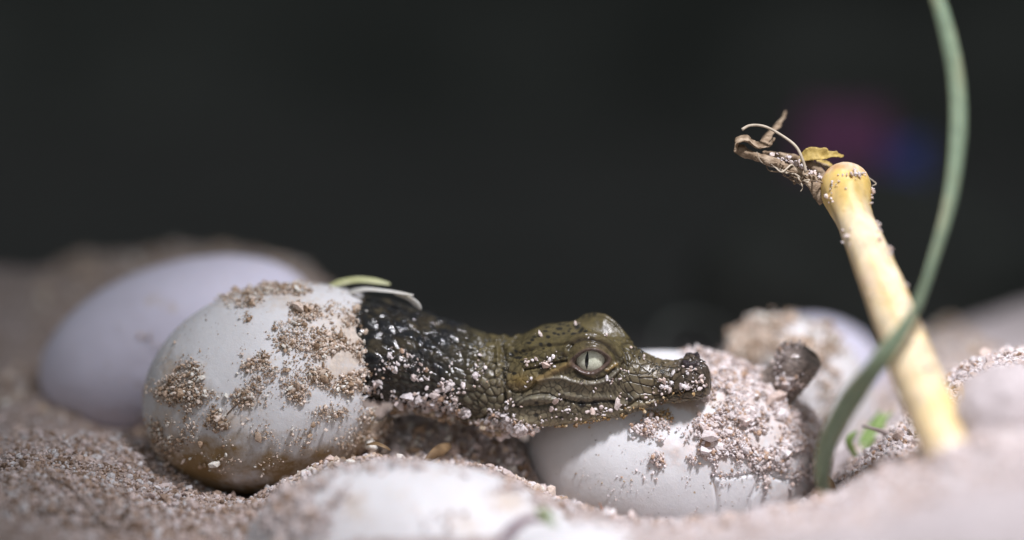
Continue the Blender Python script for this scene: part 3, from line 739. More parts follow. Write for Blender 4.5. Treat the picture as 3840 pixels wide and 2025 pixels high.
ring_ok = np.repeat(sstep(456 - xs, 2, 30)[:, None], NH, 1).ravel()
# keep the midline closed: fade displacement that differs across it is symmetric, so only y must stay 0
disp *= ring_ok
HD = HL + HN * disp.reshape(len(xs), NH, 1)
HD[:, 0, 1] = 0; HD[:, -1, 1] = 0
HD[..., 1] = np.maximum(HD[..., 1], 0)
def mirror_full(A, flip):
    B = A[:, 1:-1][:, ::-1].copy()
    if flip: B[..., 1] *= -1
    return np.concatenate([A, B], 1)
FULL = mirror_full(HD, True); FC = mirror_full(np.clip(colr, 0.003, 0.8).reshape(len(xs), NH, 3), False); FWt = mirror_full(wet.reshape(len(xs), NH, 1), False)
M2 = FULL.shape[1]
def croc_body(parent, lo, posef, name='body', dust=0.0):
    k0 = np.searchsorted(xs, lo); L = FULL[k0:]; nx = len(L)
    Wv = posef(L.reshape(-1, 3))
    q = gridq(nx, M2, True); caps = [list(range(M2)), [(nx - 1) * M2 + i for i in range(M2)][::-1]]
    cen = Wv.reshape(nx, M2, 3).mean(1).repeat(M2, 0)
    fn = np.cross(Wv[q[:, 1]] - Wv[q[:, 0]], Wv[q[:, 2]] - Wv[q[:, 0]])
    if (fn * (Wv - cen)[q[:, 0]]).sum() < 0: q = q[:, ::-1]; caps = [c[::-1] for c in caps]
    ob = put(name, Wv, SKIN, parent=parent, quads=q, ngons=caps, attrs={'col': FC[k0:].reshape(-1, 3) * (1 - dust) + np.array([(0.30, 0.25, 0.23)]) * dust, 'wet': FWt[k0:].ravel()})
    G = Wv.reshape(nx, M2, 3); Nn = grid_normals(G, True).reshape(-1, 3)
    if (Nn * (Wv - cen)).sum() < 0: Nn = -Nn
    return ob, Surf(Wv, Nn)
croc = thing('crocodile_hatchling', HEAD + np.array([-1.5, 0, -1.2]), 'olive brown baby crocodile with spotted head and open pale eye lying out of its egg', 'crocodile')
body, croc_surf = croc_body(croc, -1350, pose)

# eyes: eyeball with pale iris, slit pupil a piece of its own
def mat_eye():
    m, n, l, b = material('pale_green_iris')
    v = coord(n, l, 1.0)
    f = nz(n, l, v, 34, 6, 0.7)
    c = ramp(n, l, f, [(0.3, (0.40, 0.42, 0.29)), (0.5, (0.62, 0.64, 0.50)), (0.7, (0.78, 0.79, 0.66))])
    l.new(c, b.inputs['Base Color']); b.inputs['Roughness'].default_value = 0.25
    b.inputs['Coat Weight'].default_value = 1.0; b.inputs['Coat Roughness'].default_value = 0.02
    return m
EYE = mat_eye()
PUPIL = mat_plain('black_pupil', [(0.3, (0.004, 0.004, 0.004)), (0.7, (0.007, 0.007, 0.007))], 4, 0.12, spec=0.5, bmp=0.0)
def sphere(c, r, n=40, m=60, sq=(1, 1, 1)):
    th = np.linspace(0.02, math.pi - 0.02, n); ph = np.linspace(0, 2 * math.pi, m, endpoint=False)
    T, P_ = np.meshgrid(th, ph, indexing='ij')
    D = np.stack([np.sin(T) * np.cos(P_), np.sin(T) * np.sin(P_), np.cos(T)], -1).reshape(-1, 3)
    return np.asarray(c) + D * r * np.array(sq), gridq(n, m, True), [list(range(m))[::-1], [(n - 1) * m + i for i in range(m)]]
# local place of the near eye, from the socket in the finished surface
sel = np.argmin(er + (1 - facing) * 5)
surf_y = HL.reshape(-1, 3)[sel]
sn = HN.reshape(-1, 3)[sel]
ER = 70.0
ec_local = surf_y - sn * (ER + 4.5)
def build_eye(parent, posef, local, normal, mirror):
    s = np.array([1, -1 if mirror else 1, 1.0])
    c = local * s; nn = normal * s
    V, q, caps = sphere((0, 0, 0), ER)
    e = put('eye', posef(V + c), EYE, parent=parent, quads=q, ngons=caps)
    # slit pupil: a thin spindle lying on the front of the ball
    f0 = nn + np.array([-0.18, 0, 0.0]); f0 /= np.linalg.norm(f0)
    upv = np.array([0.05, 0, 1.0]); upv -= f0 * (upv @ f0); upv /= np.linalg.norm(upv); sd_ = np.cross(upv, f0)
    t = np.linspace(-1, 1, 25); wdt = 6.8 * (1 - np.abs(t) ** 1.8) + 0.3
    rows = []
    for tt, ww in zip(t, wdt):
        a = tt * 36 / ER
        for sgn in (-1, -0.5, 0, 0.5, 1):
            bb = sgn * ww / ER
            dv = f0 + upv * math.tan(a) + sd_ * bb; dv /= np.linalg.norm(dv)
            rows.append(c + dv * (ER + 0.7))
    G = np.array(rows); G2 = np.array([c + (g - c) * ((ER - 1.0) / (ER + 0.7)) for g in G])
    n5 = len(t)
    top = gridq(n5, 5); bot = top[:, ::-1] + len(G)
    per = [i * 5 for i in range(n5)] + [(n5 - 1) * 5 + k for k in range(1, 5)] + [i * 5 + 4 for i in range(n5 - 2, -1, -1)] + [k for k in range(3, 0, -1)]
    per = np.array(per); nx_ = np.roll(per, -1); side = np.stack([per, per + len(G), nx_ + len(G), nx_], 1)
    pu = put('pupil', posef(np.vstack([G, G2])), PUPIL, parent=parent, quads=np.vstack([top, bot, side])); pu.parent = e
    return e
eyeN = build_eye(croc, pose, ec_local, sn, False)
eyeF = build_eye(croc, pose, ec_local, sn, True)

# second hatchling: the same animal, only its snout out of the shell
TIP = at(3022, 1325, 1.2)
def pose2(L):
    X = np.array([0.60, -0.42, 0.66]); X /= np.linalg.norm(X)
    Zr = np.array([-0.62, -0.25, 0.74]); Z = Zr - X * (Zr @ X); Z /= np.linalg.norm(Z)
    Y = np.cross(X, Z)      # keeps the mirrored handedness of pose()
    y0 = np.array([0, -1.0, 0]);
    return TIP + K * ((L[..., :1] - 440) * X * 1.0 + L[..., 1:2] * Y + L[..., 2:] * Z)
croc2 = thing('crocodile_hatchling', at(2900, 1640, 1.9), 'second hatchling showing only its grey brown snout out of the pecked egg', 'crocodile')
body2, croc2_surf = croc_body(croc2, -230, pose2, dust=0.62)

# ------------------------------------------------------------------ sand on the animals and eggs
r = np.random.default_rng(5)
def spread(heap, surf, blobs, pal, med, seed, layers=1, lift=0.3, jit=0.02):
    rr = np.random.default_rng(seed)
    for k, (u, v, ru, rv, cnt) in enumerate(blobs):
        idx = surf.blob(rr, u, v, ru, rv, cnt)
        if len(idx) == 0: continue
        P, N = surf.jitter(rr, idx, jit)
        hgt = rr.uniform(0, 1, len(idx)) ** 1.5 * layers
        heap.add(P + N * (hgt * med * 0.9)[:, None], N, logsize(rr, len(idx), med), pal, lift, seed * 100 + k)

hc = Heap()
head_crumbs = [(2045, 1325, 32, 28, 14), (2070, 1300, 22, 22, 8), (2040, 1372, 30, 25, 9), (1990, 1355, 28, 25, 6), (1985, 1430, 35, 25, 4), (2160, 1220, 20, 15, 2), (2240, 1262, 40, 8, 3), (2020, 1265, 30, 10, 2),
               (2345, 1395, 22, 18, 6), (2420, 1352, 20, 12, 2), (2360, 1305, 12, 10, 1), (2250, 1425, 70, 10, 7), (2250, 1457, 20, 10, 2), (2470, 1450, 40, 22, 16), (2520, 1430, 45, 22, 18), (2585, 1395, 30, 28, 12), (2600, 1425, 40, 30, 18), (2560, 1440, 60, 16, 14), (2430, 1470, 18, 14, 5),
               (2090, 1490, 18, 16, 4), (2110, 1530, 45, 18, 12), (2210, 1545, 45, 18, 12), (2280, 1530, 50, 16, 12), (2360, 1520, 40, 14, 8), (1925, 1510, 40, 20, 8), (2130, 1560, 120, 22, 14), (2330, 1480, 60, 14, 5), (2440, 1505, 40, 12, 6)]
spread(hc, croc_surf, head_crumbs, PAL_PALE[:6], 0.058, 71, 0.6, 0.3, 0.012)
jaw_edge = [(2200 + 60 * k, 1590 - 19 * k, 55, 12, 40 if k < 4 else 16) for k in range(-2, 7)]
spread(hc, croc_surf, jaw_edge, PAL_OCHRE, 0.030, 72, 1.0, 0.3, 0.015)
hc.put('sand_crumbs', 'pale sand crumbs sticking to the head and jaw of the hatchling')
nc = Heap()
neck_crumbs = [(1500 + 40 * k, 1490 + 10 * k + (8 if k % 2 else -8), 60, 26, 55) for k in range(0, 10)] + [(1880, 1590, 70, 40, 130), (1960, 1625, 90, 36, 170), (1850, 1630, 60, 30, 90), (2030, 1640, 60, 22, 60), (1460, 1370, 40, 30, 16), (1570, 1400, 60, 30, 22), (1690, 1410, 40, 40, 24), (1700, 1480, 50, 40, 40), (1770, 1390, 50, 60, 14), (1430, 1430, 40, 40, 16), (1400, 1480, 40, 30, 20), (1510, 1340, 60, 40, 16)]
spread(nc, croc_surf, [(a, b, c, d, int(e * 1.7)) for a, b, c, d, e in neck_crumbs], PAL_PALE, 0.052, 73, 1.0, 0.3, 0.02)
under = [(1480 + 60 * k, 1560 + 7 * k, 70, 26, 120) for k in range(0, 8)]
spread(nc, croc_surf, under, np.vstack([PAL_DARK, PAL_TAN * 0.8]), 0.05, 74, 2.0, 0.3, 0.03)
DROP, dn, dl, db = material('water_drop')
db.inputs['Base Color'].default_value = (1, 1, 1, 1); db.inputs['Transmission Weight'].default_value = 1.0; db.inputs['Roughness'].default_value = 0.02; db.inputs['IOR'].default_value = 1.33
rd = np.random.default_rng(64); dv_, dq_, n0 = [], [], 0
for u_, v_, ru, rv, cnt in [(1500, 1340, 90, 60, 60), (1600, 1350, 80, 60, 70), (1700, 1330, 70, 60, 60), (1780, 1330, 60, 80, 60), (1850, 1400, 50, 90, 70), (1890, 1360, 16, 80, 50), (1480, 1190, 90, 40, 26), (1450, 1250, 60, 30, 20), (1650, 1280, 60, 20, 14), (1760, 1300, 40, 30, 20), (2220, 1425, 90, 12, 16), (2440, 1410, 70, 30, 60), (2520, 1420, 60, 40, 40), (2590, 1370, 50, 40, 30), (2085, 1335, 30, 20, 16), (2270, 1230, 70, 20, 14)]:
    idx = croc_surf.blob(rd, u_, v_, ru, rv, cnt); Pd, Nd = croc_surf.jitter(rd, idx, 0.01)
    for pp, nn_ in zip(Pd, Nd):
        V_, q_, c_ = sphere(pp, 0.5 * 0.034 * math.exp(rd.normal(0, 0.4)), 6, 8); dv_.append(V_); dq_.append(q_ + n0); n0 += len(V_)
DV = np.concatenate(dv_)
put('water_droplets', DV, DROP, quads=np.concatenate(dq_), origin=DV.mean(0), label='tiny clear wet droplets beading on the hatchling neck and snout', cat='droplets', kind='stuff')
spread(nc, croc_surf, [(1900, 1590, 50, 36, 34), (1980, 1630, 60, 26, 44), (1860, 1620, 40, 26, 18), (1700, 1420, 30, 30, 8), (1560, 1470, 80, 20, 20)], PAL_PALE[:7], 0.10, 274, 0.8, 0.3, 0.02)
nc.put('sand_crumbs', 'sand crumbs clinging to the wet dark neck and throat of the hatchling')

eh = Heap()
spread(eh, hatch_surf, [(a, b, c, d, int(e * 1.25)) for a, b, c, d, e in hatch_blobs], PAL_TAN, 0.038, 75, 1.5, 0.3, 0.03)
spread(eh, hatch_surf, [(a, b, c * 1.3, d * 1.3, int(e * 1.6)) for a, b, c, d, e in hatch_blobs] + [(1000, 1450, 380, 340, 500)], PAL_TAN, 0.020, 175, 0.6, 0.3, 0.03)
spread(eh, hatch_surf, [(1080, 1150, 120, 60, 14), (860, 1575, 40, 26, 8), (700, 1480, 80, 40, 10), (1270, 1415, 90, 40, 12), (1350, 1240, 50, 60, 8)], PAL_TAN, 0.10, 277, 0.6, 0.2, 0.03)
eh.put('sand_crumbs', 'tan sand caked in patches on the torn open egg')

ep = Heap()
spread(ep, pip_surf, [(a, b, c, d, int(e * 1.6)) for a, b, c, d, e in pip_blobs], PAL_PALE, 0.044, 76, 2.4, 0.3, 0.04)
spread(ep, croc2_surf, [(2930, 1340, 40, 40, 50), (2960, 1300, 40, 20, 40), (2990, 1440, 60, 30, 130), (2940, 1430, 40, 40, 90)], PAL_PALE, 0.05, 77, 1.0, 0.3, 0.02)
spread(ep, pip_surf, [(2480, 1560, 60, 22, 140), (2680, 1520, 60, 60, 60), (2300, 1760, 250, 120, 14)], PAL_OCHRE, 0.036, 78, 1.2, 0.3, 0.03)
spread(ep, pip_surf, [(a, b, c * 1.25, d * 1.25, int(e * 0.8)) for a, b, c, d, e in pip_blobs] + [(2500, 1780, 300, 120, 160)], PAL_PALE, 0.024, 176, 1.2, 0.3, 0.03)
spread(ep, pip_surf, [(2720, 1375, 70, 26, 30), (2600, 1690, 70, 40, 16), (2860, 1560, 140, 100, 60), (2960, 1680, 80, 80, 30), (2760, 1470, 90, 60, 26)], PAL_PALE[:7], 0.13, 276, 0.6, 0.2, 0.03)
ep.put('sand_crumbs', 'thick crust of pale pink sand on the pecked egg')
ef = Heap()
spread(ef, front_surf, [(1200, 1860, 120, 60, 260), (1120, 1940, 110, 90, 500), (1900, 1830, 150, 30, 50), (1500, 1760, 300, 20, 80), (1700, 1950, 300, 60, 20), (2020, 1880, 60, 40, 60)], PAL_PALE, 0.07, 79, 1.4, 0.3, 0.04)
spread(ef, far_surf, [(2880, 1250, 120, 60, 700), (2820, 1330, 80, 60, 400), (3000, 1300, 140, 60, 500), (3100, 1420, 40, 160, 200)], PAL_TAN, 0.07, 80, 1.4, 0.3, 0.04)
spread(ef, back_surf, [(900, 1560, 120, 60, 200), (700, 1590, 160, 40, 200), (580, 1270, 60, 40, 8), (900, 1480, 40, 60, 60)], PAL_TAN, 0.07, 81, 1.0, 0.3, 0.04)
ef.put('sand_crumbs', 'loose sand crumbs lying on the whole eggs around the hatchling')

# grains over the ground
def ground_pts(r, n, x0, x1, y0, y1):
    x = r.uniform(x0, x1, n); y = r.uniform(y0, y1, n)
    e = 0.03; z = ground_z(x, y)
    N = np.stack([-(ground_z(x + e, y) - z) / e, -(ground_z(x, y + e) - z) / e, np.ones(n)], 1); N /= np.linalg.norm(N, axis=1, keepdims=True)
    return np.stack([x, y, z], 1), N
gh = Heap()
P, N = ground_pts(r, 15000, -10.5, 10.5, -4.5, 3.5); dm = sstep(fbm(P, 0.8, 3, 90), -0.3, 0.2); kp = r.uniform(size=len(P)) < 0.35 + 0.65 * dm; P, N = P[kp], N[kp]
lft = P[:, 0] < 1.0
gh.add(P[lft], N[lft], logsize(r, lft.sum(), 0.072), PAL_GREY, 0.15, 900); gh.add(P[~lft], N[~lft], logsize(r, (~lft).sum(), 0.07), PAL_PALE, 0.15, 901)
P, N = ground_pts(r, 9000, -9.5, -3.5, -3.2, 1.5); gh.add(P, N, logsize(r, len(P), 0.062), PAL_GREY, 0.15, 902)
P, N = ground_pts(r, 5000, -4.5, 2.5, -1.0, 2.5); gh.add(P, N, logsize(r, len(P), 0.085), np.vstack([PAL_TAN, PAL_PALE]), 0.2, 903)
P, N = ground_pts(r, 5000, 5.2, 10.5, -1.6, 2.2); gh.add(P, N, logsize(r, len(P), 0.068), PAL_PALE, 0.25, 904)
P, N = ground_pts(r, 6000, -10.5, 10.5, 3.5, 13); gh.add(P, N, logsize(r, len(P), 0.12), PAL_TAN, 0.1, 905)
P, N = ground_pts(r, 6000, 1, 11, -9.5, -4.0); gh.add(P, N, logsize(r, len(P), 0.08), PAL_PALE, 0.1, 906)
P, N = ground_pts(r, 9000, -10, -3, -4, 3.5); gh.add(P, N, logsize(r, len(P), 0.045), PAL_GREY, 0.1, 907)
gh.put('loose_sand', 'loose coarse sand grains covering the nest floor')

# ------------------------------------------------------------------ torn shell flaps and scraps by the open egg
FLAP = mat_shell('torn_shell', (0.72, 0.70, 0.64), (0.4, 0.33, 0.18))
p = spline([at(1310, 1098, 1.5), at(1370, 1085, 1.2), at(1440, 1090, 1.0), at(1500, 1098, 0.9), at(1550, 1108, 0.9)], 24)
Vf, qf, cf = ribbon(p, np.interp(np.linspace(0, 1, 24), [0, .3, .8, 1], [.22, .14, .09, .04]), (0, 1, 0.35), 0.04)
put('shell_flap', Vf, FLAP, parent=hatch_egg, quads=qf, ngons=cf, attrs={'stain': np.full(len(Vf), 0.05)})
p = spline([at(1480, 1100, 1.1), at(1530, 1118, 0.9), at(1562, 1140, 0.85), at(1578, 1160, 0.9)], 16)
Vf, qf, cf = ribbon(p, np.interp(np.linspace(0, 1, 16), [0, .6, 1], [.06, .15, .05]), (0.2, -0.5, 1), 0.03)
put('shell_flap', Vf, FLAP, parent=hatch_egg, quads=qf, ngons=cf, attrs={'stain': np.full(len(Vf), 0.15)})
LEAFY = mat_plain('yellow_green_leaf', [(0.3, (0.36, 0.38, 0.16)), (0.7, (0.58, 0.58, 0.36))], 3, 0.5, (0.4, 3, 3), sss=0.1)
p = spline([at(1222, 1078, 1.7), at(1280, 1060, 1.6), at(1340, 1050, 1.55), at(1400, 1054, 1.55), at(1462, 1066, 1.6)], 24)
Vf, qf, cf = ribbon(p, np.interp(np.linspace(0, 1, 24), [0, .2, .8, 1], [.05, .15, .12, .05]), (0, 0.6, 1), 0.03, 0.1)
put('leaf_blade', Vf, LEAFY, quads=qf, ngons=cf, origin=p[0], label='narrow yellow green leaf strip lying on top of the torn open egg', cat='leaf')
BROWN = mat_plain('dry_brown_leaf', [(0.3, (0.12, 0.075, 0.04)), (0.7, (0.27, 0.18, 0.095))], 4, 0.6, sss=0.1)
p = spline([at(1565, 1768, 0.2), at(1605, 1725, 0.3), at(1640, 1695, 0.5), at(1690, 1668, 0.9)], 14)
Vf, qf, cf = ribbon(p, np.interp(np.linspace(0, 1, 14), [0, .4, .8, 1], [.04, .15, .24, .12]), (0.7, 0.5, -0.5), 0.02, 0.15)
put('dry_leaf', Vf, BROWN, quads=qf, ngons=cf, origin=p[0], label='curled brown leaf scrap in the hollow under the hatchling neck', cat='leaf')
p = spline([at(1375, 1668, 0.3), at(1410, 1664, 0.2), at(1440, 1676, 0.15), at(1465, 1690, 0.2)], 12)
Vf, qf, cf = ribbon(p, np.interp(np.linspace(0, 1, 12), [0, .3, .8, 1], [.03, .07, .06, .02]), (0, 0.6, 1), 0.02, 0.3)
put('dry_leaf', Vf, BROWN, quads=qf, ngons=cf, origin=p[0], label='small dry brown husk on the sand beside the torn open egg', cat='leaf')

# ------------------------------------------------------------------ yellow stalk with torn dry sheath
def ccol(n, c): return np.tile(np.array([c], float), (n, 1))
stalk_root = at(3575, 1800, -5.2)
stalk = thing('plant_stalk', stalk_root, 'thick pale yellow plant stalk with a knobbed top and torn dry sheath', 'stalk')
STALK = mat_attr('yellow_stalk', 0.45, 0.4, 0.25, 8, 0.2, (1, 1, 0.35))
sp = spline([at(3600, 1860, -5.6), at(3556, 1700, -4.9), at(3450, 1440, -3.8), at(3350, 1180, -2.6), at(3250, 930, -1.3), at(3200, 812, -0.62), at(3180, 745, -0.3), at(3172, 700, -0.12), at(3180, 618, 0.1)], 90)
tt = np.linspace(0, 1, 90)
rad = K * np.interp(tt, [0, .2, .4, .5, .58, .64, .70, .76, .82, .88, .91, .94, .965, .985, 1], [88, 86, 79, 72, 69, 73, 82, 91, 96, 96, 92, 82, 66, 43, 8]) 
V, q, caps = tube(sp, rad, 40)
nn = fbm(V, 1.2, 4, 140); tv = np.repeat(tt, 40)
V = V + (V - np.repeat(sp, 40, 0)) * (0.05 * fbm(V, 2, 4, 141) + 0.05 * sstep(tv, 0.9, 0.97) * fbm(V, 12, 2, 147))[:, None]
c = ccol(len(V), (0.74, 0.55, 0.22)); c = blend(c, sstep(nn, -0.25, 0.25) * 0.85, (0.78, 0.68, 0.53)); c = blend(c, sstep(tv, 0.6, 0.75) * 0.7, (0.72, 0.47, 0.10))
c = blend(c, sstep(tv + 0.03 * fbm(V, 4, 3, 143), 0.88, 0.925) * 0.85, (0.58, 0.27, 0.16)); c = blend(c, sstep(tv + 0.03 * fbm(V, 4, 3, 144), .935, .965), (0.60, 0.46, 0.40))
c = blend(c, sstep(fbm(V * [1, 1, 0.25], 5, 3, 145), 0.12, 0.4) * 0.55, (0.66, 0.46, 0.36)); c = blend(c, sstep(fbm(V, 9, 2, 146), 0.5, 0.62) * 0.8, (0.34, 0.20, 0.10))
c = blend(c, sstep(-nn, 0.1, 0.4) * 0.5, (0.70, 0.50, 0.22))
aa = np.tile(np.linspace(0, 2 * math.pi, 40, endpoint=False), 90)
stk = fbm(np.c_[np.cos(aa) * 4, np.sin(aa) * 4, tv * 5], 1.6, 3, 148)
c = blend(c, sstep(stk, 0.08, 0.35) * 0.5, (0.60, 0.42, 0.20)); c = blend(c, sstep(-stk, 0.1, 0.35) * 0.4, (0.82, 0.74, 0.62))
V = V + (V - np.repeat(sp, 40, 0)) * (0.03 * stk)[:, None]
c = blend(c, sstep(tv, 0.52, 0.72) * (1 - sstep(tv, 0.87, 0.92)) * 0.6, (0.74, 0.51, 0.12)); c = blend(c, ccol(len(V), (1, 1, 1))[:, 0] * 0.25, (0.74, 0.54, 0.20))
put('stem', V, STALK, parent=stalk, quads=q, ngons=caps, attrs={'col': c})
DRY = mat_plain('dry_plant_sheath', [(0.3, (0.13, 0.09, 0.055)), (0.5, (0.27, 0.20, 0.135)), (0.72, (0.45, 0.36, 0.26))], 9, 0.8, (0.5, 1, 1), spec=0.1, bmp=0.8, bdist=0.03)
OCHRE = mat_plain('ochre_leaf', [(0.3, (0.26, 0.18, 0.04)), (0.7, (0.52, 0.38, 0.12))], 7, 0.6, bmp=0.6)
def strip(name, mat, pts, wpts, side, thick=0.03, cup=0.2, n=60):
    p_ = spline([at(*a) for a in pts], n); ww = np.interp(np.linspace(0, 1, n), np.linspace(0, 1, len(wpts)), wpts) * K
    V_, q_, c_ = ribbon(p_, ww, side, thick, cup, 8)
    V_ = V_ + 0.045 * np.stack([fbm(V_, 9, 3, s) for s in (150, 151, 152)], 1)
    return put(name, V_, mat, parent=stalk, quads=q_, ngons=c_)
strip('sheath_strip', DRY, [(3110, 725, 0.1), (3030, 660, 0.05), (2930, 618, 0), (2830, 582, 0), (2765, 555, 0)], [70, 46, 42, 34, 38], (0.3, 0.35, 1), 0.05, 0.25)
strip('sheath_strip', DRY, [(3125, 690, 0.35), (3080, 640, 0.3), (3020, 605, 0.3), (2940, 580, 0.2), (2860, 572, 0.1)], [44, 36, 32, 26, 10], (0.3, 0.5, 0.8), 0.04, 0.3)
strip('sheath_strip', DRY, [(3100, 745, -0.1), (3060, 705, -0.15), (3020, 680, -0.1)], [74, 50, 12], (0.4, 0.2, 1), 0.04, 0.2)
strip('sheath_strip', DRY, [(3140, 660, 0.4), (3100, 625, 0.45), (3060, 608, 0.45)], [26, 20, 8], (0.3, 0.5, 0.8), 0.03, 0.2)
strip('curled_sheath_end', DRY, [(2762, 572, -0.05), (2768, 536, -0.1), (2800, 528, -0.05), (2840, 548, 0.1), (2885, 545, 0.2), (2905, 522, 0.3)], [30, 48, 46, 38, 32, 14], (0.2, 1, 0.5), 0.04, 0.2)
strip('curled_sheath_end', DRY, [(2850, 540, 0.2), (2880, 500, 0.6), (2910, 470, 0.9), (2935, 440, 1.2), (2948, 415, 1.4)], [54, 44, 30, 18, 8], (0.9, 0.3, 0.5), 0.03, 0.2)
strip('leaf_scrap', OCHRE, [(2995, 600, 0.3), (3040, 580, 0.25), (3085, 578, 0.25), (3125, 582, 0.25), (3160, 585, 0.3)], [18, 52, 44, 24, 6], (0.1, 0.3, 1), 0.03, 0.2)
strip('leaf_scrap', OCHRE, [(3060, 600, 0.5), (3100, 615, 0.5), (3140, 640, 0.45)], [14, 20, 16], (0.2, 0.4, 1), 0.03, 0.2)
def fibre(parent, name, mat, pts, rad_, n=30):
    p_ = spline([at(*a) for a in pts], n); V_, q_, c_ = tube(p_, np.interp(np.linspace(0, 1, n), np.linspace(0, 1, len(rad_)), rad_) * K, 7)
    return put(name, V_, mat, parent=parent, quads=q_, ngons=c_)
FIB = mat_plain('pale_dry_fibre', [(0.3, (0.36, 0.30, 0.22)), (0.7, (0.55, 0.48, 0.38))], 6, 0.6)
fibre(stalk, 'fibre', FIB, [(3022, 645, -0.1), (3010, 600, -0.15), (2985, 550, -0.15), (2935, 510, -0.1), (2870, 475, -0.05), (2815, 470, 0), (2782, 486, 0)], [6.5, 6, 5.5, 5, 5, 5, 6])
fibre(stalk, 'fibre', FIB, [(3232, 645, 0.3), (3260, 668, 0.4), (3285, 688, 0.4), (3272, 697, 0.3)], [2.5, 2, 2, 2])
fibre(stalk, 'fibre', FIB, [(2990, 660, 0), (3005, 690, 0), (3010, 705, 0), (3002, 718, 0)], [4, 3, 2, 1.5])
rf = np.random.default_rng(97)
for k in range(16):
    t0 = rf.uniform(0, 0.55); t1 = t0 + rf.uniform(0.2, 0.5); q4 = []
    for t_ in np.linspace(t0, min(t1, 1.05), 5):
        q4.append((3112 - 340 * t_ + rf.normal(0, 7), 722 - 165 * t_ + rf.normal(0, 15), rf.normal(0.05, 0.12)))
    fibre(stalk, 'fibre', FIB if k % 2 else DRY, q4, [rf.uniform(2.5, 5), 3.5, 2.5, 1.2], 20)
sgr = Heap(); rr = np.random.default_rng(91)
SV = Surf(V, (V - np.repeat(sp, 40, 0)) / (np.linalg.norm(V - np.repeat(sp, 40, 0), axis=1, keepdims=True)))
spread(sgr, SV, [(3110, 735, 20, 20, 8), (3150, 690, 60, 30, 10), (3265, 730, 12, 30, 8), (3200, 655, 50, 12, 30), (3330, 950, 14, 120, 24), (3400, 1100, 20, 100, 20), (3290, 870, 12, 80, 20), (3300, 1080, 70, 120, 12), (3460, 1300, 30, 100, 24), (3200, 880, 60, 60, 5)], PAL_PALE[:6], 0.05, 92, 0.6, 0.3, 0.01)
hs = Surf(np.concatenate([spline([at(3110, 700, .1), at(3000, 625, .05), at(2880, 585, .1)], 60) + rr.normal(0, 0.04, (60, 3)) for _ in range(4)]), np.tile(np.array([[0, -0.7, 0.7]]), (240, 1)))
kk = rr.integers(0, 240, 90); sgr.add(hs.V[kk], hs.N[kk], logsize(rr, 90, 0.05), PAL_PALE[:6], 0.3, 933)
sgr.put('sand_crumbs', 'white sand grains stuck on the yellow stalk and its dry sheath')

# ------------------------------------------------------------------ green grass blade
gp = [(3112, 1905, -1.7), (3090, 1835, -2.3), (3092, 1740, -2.8), (3125, 1640, -3.2), (3215, 1490, -3.7), (3330, 1340, -4.1), (3440, 1165, -4.1), (3515, 960, -3.9), (3575, 740, -3.7), (3598, 520, -3.6), (3596, 330, -3.5), (3565, 150, -3.5), (3515, -20, -3.5), (3440, -200, -3.5)]
n = 120; p = spline([at(*a) for a in gp], n); s = np.linspace(0, 1, n)
wdt = K * np.interp(s, np.linspace(0, 1, len(gp)), [30, 42, 62, 84, 104, 94, 56, 56, 60, 62, 62, 58, 50, 36])
sx = np.interp(s, [0, .3, .42, .5, .7, 1], [1, 1, .85, .5, .95, 1]); sy = np.interp(s, [0, .3, .42, .5, .7, 1], [.1, .2, .5, .85, .3, .2])
V, q, caps = ribbon(p, wdt, np.stack([sx, sy, np.full(n, 0.15)], 1), 0.035, 0.22, 25)
ac = np.tile(np.concatenate([np.linspace(-1, 1, 25), np.linspace(1, -1, 25)]), n); al = np.repeat(s, 50)
ribs = np.sin(ac * 26) * 0.5 + fbm(np.c_[ac * 7, al * 6, ac * 0], 1.0, 3, 401)
gc = ccol(len(V), (0.17, 0.235, 0.155)) * (1 + 0.22 * ribs)[:, None]
gc = blend(gc, np.exp(-(ac / 0.10) ** 2) * 0.6, (0.30, 0.36, 0.24)); gc = blend(gc, sstep(np.abs(ac), 0.86, 1.0) * 0.4, (0.30, 0.32, 0.20))
gc = blend(gc, sstep(fbm(np.c_[ac * 1.5, al * 22, ac * 0], 1.0, 3, 402), 0.2, 0.5) * 0.5, (0.30, 0.29, 0.17)); gc = blend(gc, (1 - sstep(al, 0.0, 0.05)) * 0.8, (0.30, 0.24, 0.13))
GRASS2 = mat_attr('ribbed_grass_blade', 0.5, 0.4, 0.2, 14, 0.4)
put('grass_blade', V, GRASS2, attrs={'col': gc}, quads=q, ngons=caps, origin=p[0], label='tall curved green grass blade crossing in front of the yellow stalk', cat='grass blade')
p = spline([at(3118, 1905, -1.0), at(3128, 1860, -0.95), at(3120, 1820, -0.9), at(3105, 1785, -0.9)], 12)
V, q, caps = ribbon(p, np.array([.12, .2, .22, .22, .2, .19, .18, .16, .14, .12, .08, .04]), (1, .3, 0), 0.03, .2)
put('dry_leaf', V, BROWN, quads=q, ngons=caps, origin=p[0], label='brown dry sheath leaf at the foot of the tall grass blade', cat='leaf')

